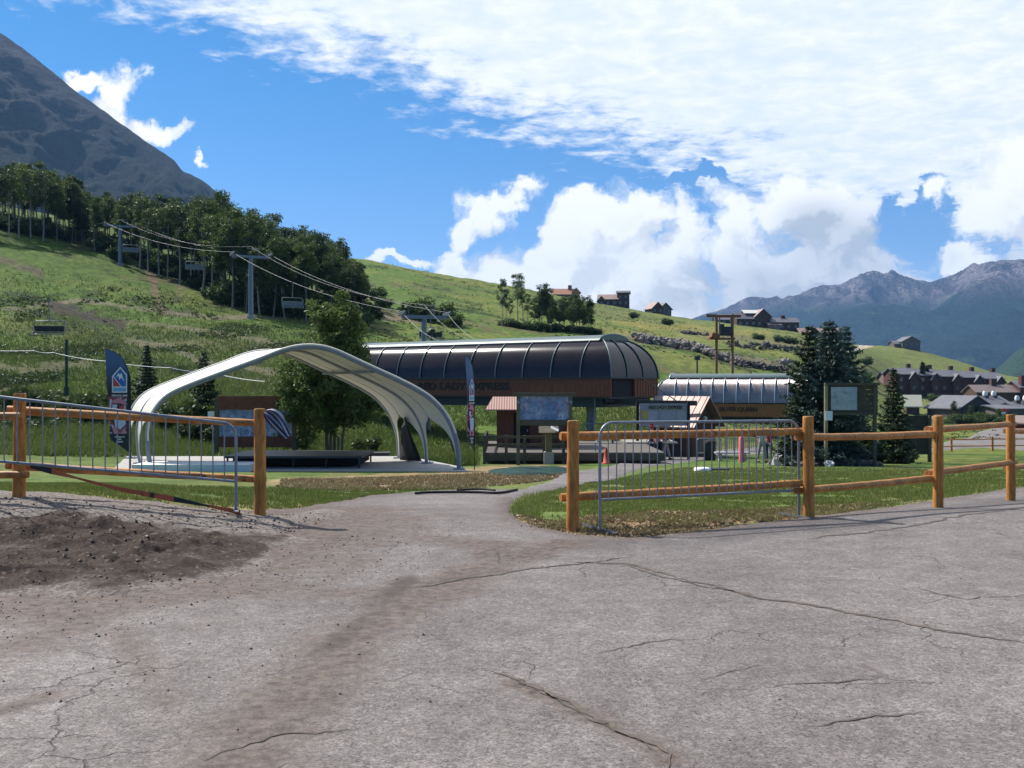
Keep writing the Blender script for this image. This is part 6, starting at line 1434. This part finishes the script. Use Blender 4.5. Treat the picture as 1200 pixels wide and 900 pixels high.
def house(name, label, u, Y, blocks, yaw, group=None, cat='house', v=None, wins=True, dz=0.0):
    """blocks: (x,y,w,d,h,roofh,axis,wallm,roofm,chimneys) gable blocks, metres"""
    if v: Y = Yat(u, v)
    x = X_(u,Y); z = g1(x,Y)+dz; root = empty(name, (x,Y,z), yaw, label, cat, group)
    for bx, by, w, d, h, rh, ax, wm, rm, ch in blocks:
        m = MB(); b0 = -2.5
        m.box((bx,by,(h+b0)/2), (w,d,h-b0))
        if ax == 'x': m.prism([(bx-w/2,by-d/2,h),(bx-w/2,by+d/2,h),(bx-w/2,by,h+rh-.05)], (w,0,0))
        else: m.prism([(bx-w/2,by-d/2,h),(bx+w/2,by-d/2,h),(bx,by-d/2,h+rh-.05)], (0,d,0))
        m.build('wall', wm, root)
        m = MB(); o = .55; t = .22
        if ax == 'x':
            sl = rh/(d/2)
            m.prism([(bx-w/2-o,by-d/2-o,h-o*sl),(bx+w/2+o,by-d/2-o,h-o*sl),(bx+w/2+o,by,h+rh),(bx-w/2-o,by,h+rh)], (0,0,t)); m.prism([(bx-w/2-o,by,h+rh),(bx+w/2+o,by,h+rh),(bx+w/2+o,by+d/2+o,h-o*sl),(bx-w/2-o,by+d/2+o,h-o*sl)], (0,0,t))
        else:
            sl = rh/(w/2)
            m.prism([(bx-w/2-o,by-d/2-o,h-o*sl),(bx,by-d/2-o,h+rh),(bx,by+d/2+o,h+rh),(bx-w/2-o,by+d/2+o,h-o*sl)], (0,0,t)); m.prism([(bx,by-d/2-o,h+rh),(bx+w/2+o,by-d/2-o,h-o*sl),(bx+w/2+o,by+d/2+o,h-o*sl),(bx,by+d/2+o,h+rh)], (0,0,t))
        rf = m.build('roof', rm, root)
        for cx, cy, cw, chh, cap in ch:
            m = MB(); m.box((bx+cx,by+cy,h+rh*.3+chh/2), (cw,cw,chh+rh*.7)); m.build('chimney', wm, rf)
            if cap: m = MB(); m.tube([(bx+cx,by+cy,h+rh*.65+chh),(bx+cx,by+cy,h+rh*.65+chh+.5),(bx+cx,by+cy,h+rh*.65+chh+1.0)], [cw*.42,cw*.5,cw*.3], 8); m.build('chimney_cap', WHITE, rf)
        if wins:
            nf = max(1, int(h/2.7)); nw_ = max(1, int(w/2.6))
            for f in range(nf):
                for k in range(nw_):
                    xx = bx-w/2+(k+.5)*w/nw_; zz = 1.5+f*2.7
                    m = MB(); m.box((xx,by-d/2-.02,zz), (1.25,.1,1.35)); fr = m.build('window', WHITE if (k+f) % 3 == 7 else WDARK, root)
                    m = MB(); m.box((xx,by-d/2-.085,zz), (1.05,.04,1.15)); m.build('pane', GLS, fr)
    return root
house('hill_house', 'tall brown ridge house with a flat-topped tower and pink roof wing', 722,440, [(-3.4,0,8.5,8,3.2,2.2,'x',WL_BR,ROOFP,[]),(3.2,0,5.2,7,6.0,1.0,'x',WL_BR,ROOFG,[]),(-6.2,-1,3.4,7,2.6,1.8,'y',WL_BR,ROOFP,[])], -.15)
house('hill_house', 'second ridge house, dark with a pale gabled roof, right of the tall brown one', 770,445, [(-1.6,0,5.5,7,2.6,2.6,'y',WL_BR,ROOFP,[]),(2.6,.5,6,7,2.4,2.6,'y',WL_GR,ROOFG,[])], .35)
house('hill_house', 'orange roofed house peeping over the meadow grove on the ridge', 661,425, [(0,0,10,7,2.6,2.4,'x',WL_PK,ROOFO,[(2.5,0,1.6,2.5,False)]),(5,0,3,6,3.6,1.6,'y',mat('orange_siding',(.5,.22,.12),.8),ROOFO,[])], 0, dz=-1.3)
house('hill_house', 'long dark house at the left of the ridge cluster behind the gantry', 858,452, [(0,0,16,9,2.2,2.6,'x',WL_BR,ROOFG,[])], -.1)
house('hill_house', 'brown ridge house with white and grey gabled roofs, right of the gantry', 882,438, [(-4,0,9,8,3.6,2.6,'x',WL_BR,ROOFG,[]),(3.2,-.5,7,8,4.6,3.2,'y',WL_BR,ROOFP,[]),(0,1.5,8,6,6.2,1.4,'x',WL_RD,ROOFW,[])], .1)
house('hill_house', 'ridge house with a grey hipped roof, chimney and porch among dark trees', 917,436, [(0,0,12,8,3.4,2.0,'x',WL_BR,ROOFG,[(0,0,1.6,1.8,False)]),(-5,-3,5,4,2.2,.9,'x',WL_PK,ROOFP,[])], .05)
house('hill_house', 'pale roofed house right of the ridge cluster, half behind the spruce tips', 958,430, [(0,0,17,8,2.6,2.4,'x',WL_BR,ROOFP,[]),(-3,-1,5,8,2.6,2.6,'y',WL_RD,ROOFP,[])], 0, dz=-1.0)
house('hill_house', 'dark house alone on the crest of the green knoll', 1063,538, [(0,0,10,9,3.4,2.6,'y',WL_GR,ROOFG,[]),(-6,1,5,7,2.2,1.6,'x',WL_GR,ROOFG,[])], .1, dz=.4)
house('storage_barn', 'small barn with a pale cream metal roof on the slope below the condominiums', 1069,215, [(0,0,2.6,3.6,1.7,1.9,'x',WL_BR,ROOFC,[])], -.3, dz=.3, cat='barn', wins=False)
# condominium row
cb = []
for k in range(5):
    cx = -14+k*7.1; cb += [(cx,0,7.0,9,8.6-.35*k,1.9,'x',WL_RD,ROOFG,[(3.1,1,1.2,2.2,False)]), (cx+2.0,-4.6,2.6,2.4,7.6-.35*k,1.6,'y',WL_BR,ROOFG,[])]
house('condominium_row', 'long dark red condominium row with stepped grey roofs under the knoll', 1104,322, cb, .06, cat='apartments', dz=-1.0)
house('condominium_row', 'lower brown condominium block at the right edge of the picture', 1183,300, [(-6,0,12,9,4.6,2.0,'x',WL_BR,ROOFM,[(1,0,1.6,2.6,False)]),(7,0,12,9,6.0,1.8,'x',WL_RD,ROOFG,[(-4.5,-3,1.8,2.4,False)]),(18,0,10,9,4.6,2.2,'x',WL_BR,ROOFG,[])], 0, cat='apartments')
house('condominium_row', 'dark brown low block seen past the lone spruce tip, left of the long row', 1048,338, [(0,0,9,8,2.4,2.6,'x',WL_PK,ROOFG,[])], .1, cat='apartments', dz=.6)
WL_DG = mat('dark_grey_siding', (.075,.06,.055), .8, var=.3, scale=2)
house('lodge', 'dark gabled lodge with paired white-capped chimneys and a white roof edge, at right', 1140,212, [(-3.6,0,9,9,2.4,2.4,'y',WL_DG,ROOFG,[]),(3.4,1,9,9,2.6,2.0,'x',WL_DG,ROOFG,[(.6,-.4,1.1,1.0,True),(3.0,-.4,1.1,1.0,True)])], .35, cat='lodge')
house('lodge', 'grey lodge wing with a flat pale front and capped chimneys, right edge', 1172,205, [(0,0,7,8,3.0,.6,'x',WL_GR,ROOFG,[]),(4.6,.5,5,8,2.8,1.4,'x',WL_DG,ROOFG,[(-.6,-.5,1.0,1.0,True),(1.3,-.5,1.0,1.0,True)])], .2, cat='lodge', dz=-.4)
house('lodge', 'small red and white roofed hut at the extreme right below the lodges', 1203,150, [(0,0,2.2,3,1.2,.7,'y',WL_RD,ROOFM,[])], .3, cat='lodge')
for lb, u, Y, s in (('red sign hanging at the front of the grey lodge wing', 1178, 198, 1), ('small white sign below the red lodge sign', 1176, 197.5, 0)):
    m = MB(); q = P(u, 480.5 if s else 484, Y); m.box(q, (1.3 if s else .9,.1,.6 if s else .4)); m.tube([(q[0],q[1]+.1,g1(q[0],q[1])),(q[0],q[1]+.1,q[2])], .06, 6); m.build('lodge_sign', FR if s else WHITE, None, lb, 'sign')
for k, (u, Y, tv) in enumerate(((1117,205,470),(1137,203,473),(1170,198,476),(1190,190,486))):
    x = X_(u,Y); z = g1(x,Y); h = max(2.4, vz(tv,Y)-z); place(AP[k], used, (x,Y,z), h/13., k, ['first slim tree from the left before the lodges','second slim tree from the left before the lodges','third slim tree from the left before the lodges','low round tree before the lodges at the far right'][k], 'tree', sx=1.4)
for i in range(26):
    u = 1070+i*5.2+rt_.uniform(-2,2); Y = rt_.uniform(325,345); x = X_(u,Y); place(bp_, bu, (x,Y,g1(x,Y)), rt_.uniform(1.3,2.4), i, 'dark bush on the slope close behind the condominium rows', 'bush', 'bushes behind the condominiums')
for i in range(16):
    u = 1112+i*5.6+rt_.uniform(-2,2); Y = rt_.uniform(180,196); x = X_(u,Y); place(bp_, bu, (x,Y,g1(x,Y)), rt_.uniform(.6,1.1), i, 'dark bush along the road side in front of the lodges', 'bush', 'bushes before the lodges')

# ================================================================ PEOPLE
SKIN = lm('skin', (.42,.24,.17)); HAIR = lm('hair', (.05,.03,.02))
def skin_mesh(name, verts, edges, radii, m, parent, lvl=2, loc=(0,0,0)):
    me = bpy.data.meshes.new(name); me.from_pydata(verts, edges, []); me.update(); me.materials.append(m)
    o = bpy.data.objects.new(name, me); col.objects.link(o); o.location = loc
    if parent: o.parent = parent
    s = o.modifiers.new('skin', 'SKIN'); s.use_smooth_shade = True
    for i, r in enumerate(radii): me.skin_vertices[0].data[i].radius = (r if hasattr(r,'__len__') else (r, r*.85))
    me.skin_vertices[0].data[0].use_root = True
    b = o.modifiers.new('sub', 'SUBSURF'); b.levels = lvl; b.render_levels = lvl
    return o
def person(label, u, Y, yaw, shirtm, trm, hatm=None, stride=.12, arm=.18, bend=0.0, H=1.72):
    x = X_(u,Y); z = g1(x,Y); k = H/1.75
    fy = stride
    def f(p): 
        y = p[1]-(max(0, p[2]-.95)*bend); return (p[0]*k, y*k, (p[2]-max(0,p[2]-.95)*abs(bend)*.18)*k)
    V = [(0,0,.95),(0,0,1.12),(0,0,1.32),(0,.01,1.46),(0,0,1.56),(0,-.015,1.65),(0,-.01,1.74),
         (.10,0,.88),(.11,-fy*.4,.50),(.11,-fy+.04,.10),(.12,-fy-.12,.05),
         (-.10,0,.88),(-.11,fy*.5,.50),(-.11,fy+.04,.10),(-.12,fy-.12,.05),
         (.19,.01,1.42),(.25,.03,1.16),(.24,-arm,.94),(.235,-arm-.03,.86),
         (-.19,.01,1.42),(-.25,.03,1.16),(-.24,-arm,.94),(-.235,-arm-.03,.86)]
    Ed = [(0,1),(1,2),(2,3),(3,4),(4,5),(5,6),(0,7),(7,8),(8,9),(9,10),(0,11),(11,12),(12,13),(13,14),(3,15),(15,16),(16,17),(17,18),(3,19),(19,20),(20,21),(21,22)]
    R = [(.14,.10),(.125,.09),(.15,.10),(.08,.07),(.055,.055),(.085,.10),(.07,.08),(.085,.085),.062,.042,(.045,.035),(.085,.085),.062,.042,(.045,.035),.06,.045,.033,.03,.06,.045,.033,.03]
    root = skin_mesh('person', [f(p) for p in V], Ed, [tuple(q*k for q in r) if hasattr(r,'__len__') else r*k for r in R], SKIN, None, 2, (x,Y,z)); root.rotation_euler = (0,0,yaw)
    tag(root, label, 'person')
    vi = [1,2,3,15,16,19,20]; W = [V[0]]+[V[i] for i in vi]; 
    skin_mesh('shirt', [f((0,0,.9)),f(V[1]),f(V[2]),f((0,.01,1.44)),f(V[15]),f((.245,.025,1.2)),f(V[19]),f((-.245,.025,1.2))], [(0,1),(1,2),(2,3),(3,4),(4,5),(3,6),(6,7)], [(.165*k,.12*k),(.15*k,.115*k),(.175*k,.125*k),(.10*k,.09*k),.075*k,.062*k,.075*k,.062*k], shirtm, root)
    skin_mesh('trousers', [f((0,0,.97)),f(V[7]),f(V[8]),f((.11,-fy+.03,.14)),f(V[11]),f(V[12]),f((-.11,fy+.03,.14))], [(0,1),(1,2),(2,3),(0,4),(4,5),(5,6)], [(.155*k,.115*k),.105*k,.08*k,.065*k,.105*k,.08*k,.065*k], trm, root)
    for s in (-1,1):
        b = MB(); yy = (-fy if s > 0 else fy); b.smooth = True; b.tube([f((s*.115,yy+.10,.045)),f((s*.115,yy+.0,.05)),f((s*.12,yy-.17,.035))], [.045*k,.05*k,.035*k], 8); b.build('shoe', BLACK, root)
    h = skin_mesh('hair', [f((0,.03,1.62)),f((0,.02,1.70)),f((0,-.0,1.765))], [(0,1),(1,2)], [(.08*k,.08*k),(.098*k,.11*k),(.07*k,.08*k)], HAIR, root)
    if hatm: skin_mesh('cap', [f((0,.0,1.735)),f((0,-.0,1.785)),f((0,-.16,1.735))], [(0,1),(0,2)], [(.105*k,.12*k),(.07*k,.08*k),(.06*k,.018*k)], hatm, root)
    return root
RED = lm('red_cloth', (.45,.04,.05)); NAVY = lm('navy_cloth', (.03,.045,.09)); WHT = lm('white_cloth', (.6,.6,.62)); DENIM = lm('denim', (.07,.10,.18)); PURP = lm('purple_cloth', (.16,.10,.2)); GRYC = lm('grey_cloth', (.3,.3,.32))
person('person in a red cap and dark jacket standing on the plaza under the name board', 764,48.5,-.4, NAVY, DENIM, RED)
person('person in a pink top and dark trousers beside the red-capped one on the plaza', 771,48.0,.5, lm('pink_cloth',(.55,.22,.26)), BLACK, None)
person('person in white trousers walking past the plaza barrier, right of the name board', 780,50.5,1.2, NAVY, WHT, None, stride=.22)
person('person in a white shirt at the far lawn edge, nearest the pink post', 893,47,.3, WHT, GRYC, None, stride=.2)
person('person in dark red next to the white-shirted one at the far lawn edge', 901,47.5,-.5, RED, NAVY, None, stride=.15)
person('person in blue and grey bending over the pale boulders left of the spruces', 928,43.5,-.8, lm('blue_cloth',(.12,.2,.32)), GRYC, None, bend=.5, stride=.2, arm=.3)
person('person in purple behind the timber deck rail under the dark station', 722,53,.2, PURP, NAVY, None)
# ---- air
def haze():
    m = bpy.data.materials.new('air'); m.use_nodes = True; nd = m.node_tree.nodes; nd.remove(nd['Principled BSDF'])
    v = nd.new('ShaderNodeVolumePrincipled'); v.inputs['Color'].default_value = (.28,.56,1,1); v.inputs['Density'].default_value = HAZE_D; v.inputs['Anisotropy'].default_value = .1
    m.node_tree.links.new(v.outputs[0], nd['Material Output'].inputs['Volume'])
    b = MB(); x0, x1, y0, y1, z0, z1 = -8400, 8400, -8400, 8400, -121.5, 1075
    b.box(((x0+x1)/2,(y0+y1)/2,(z0+z1)/2), (x1-x0, y1-y0, z1-z0)); return b.build('haze', m, kind='stuff', label='thin blue mountain air over the whole valley', cat='haze')
HAZE_D = 6.5e-5
haze()
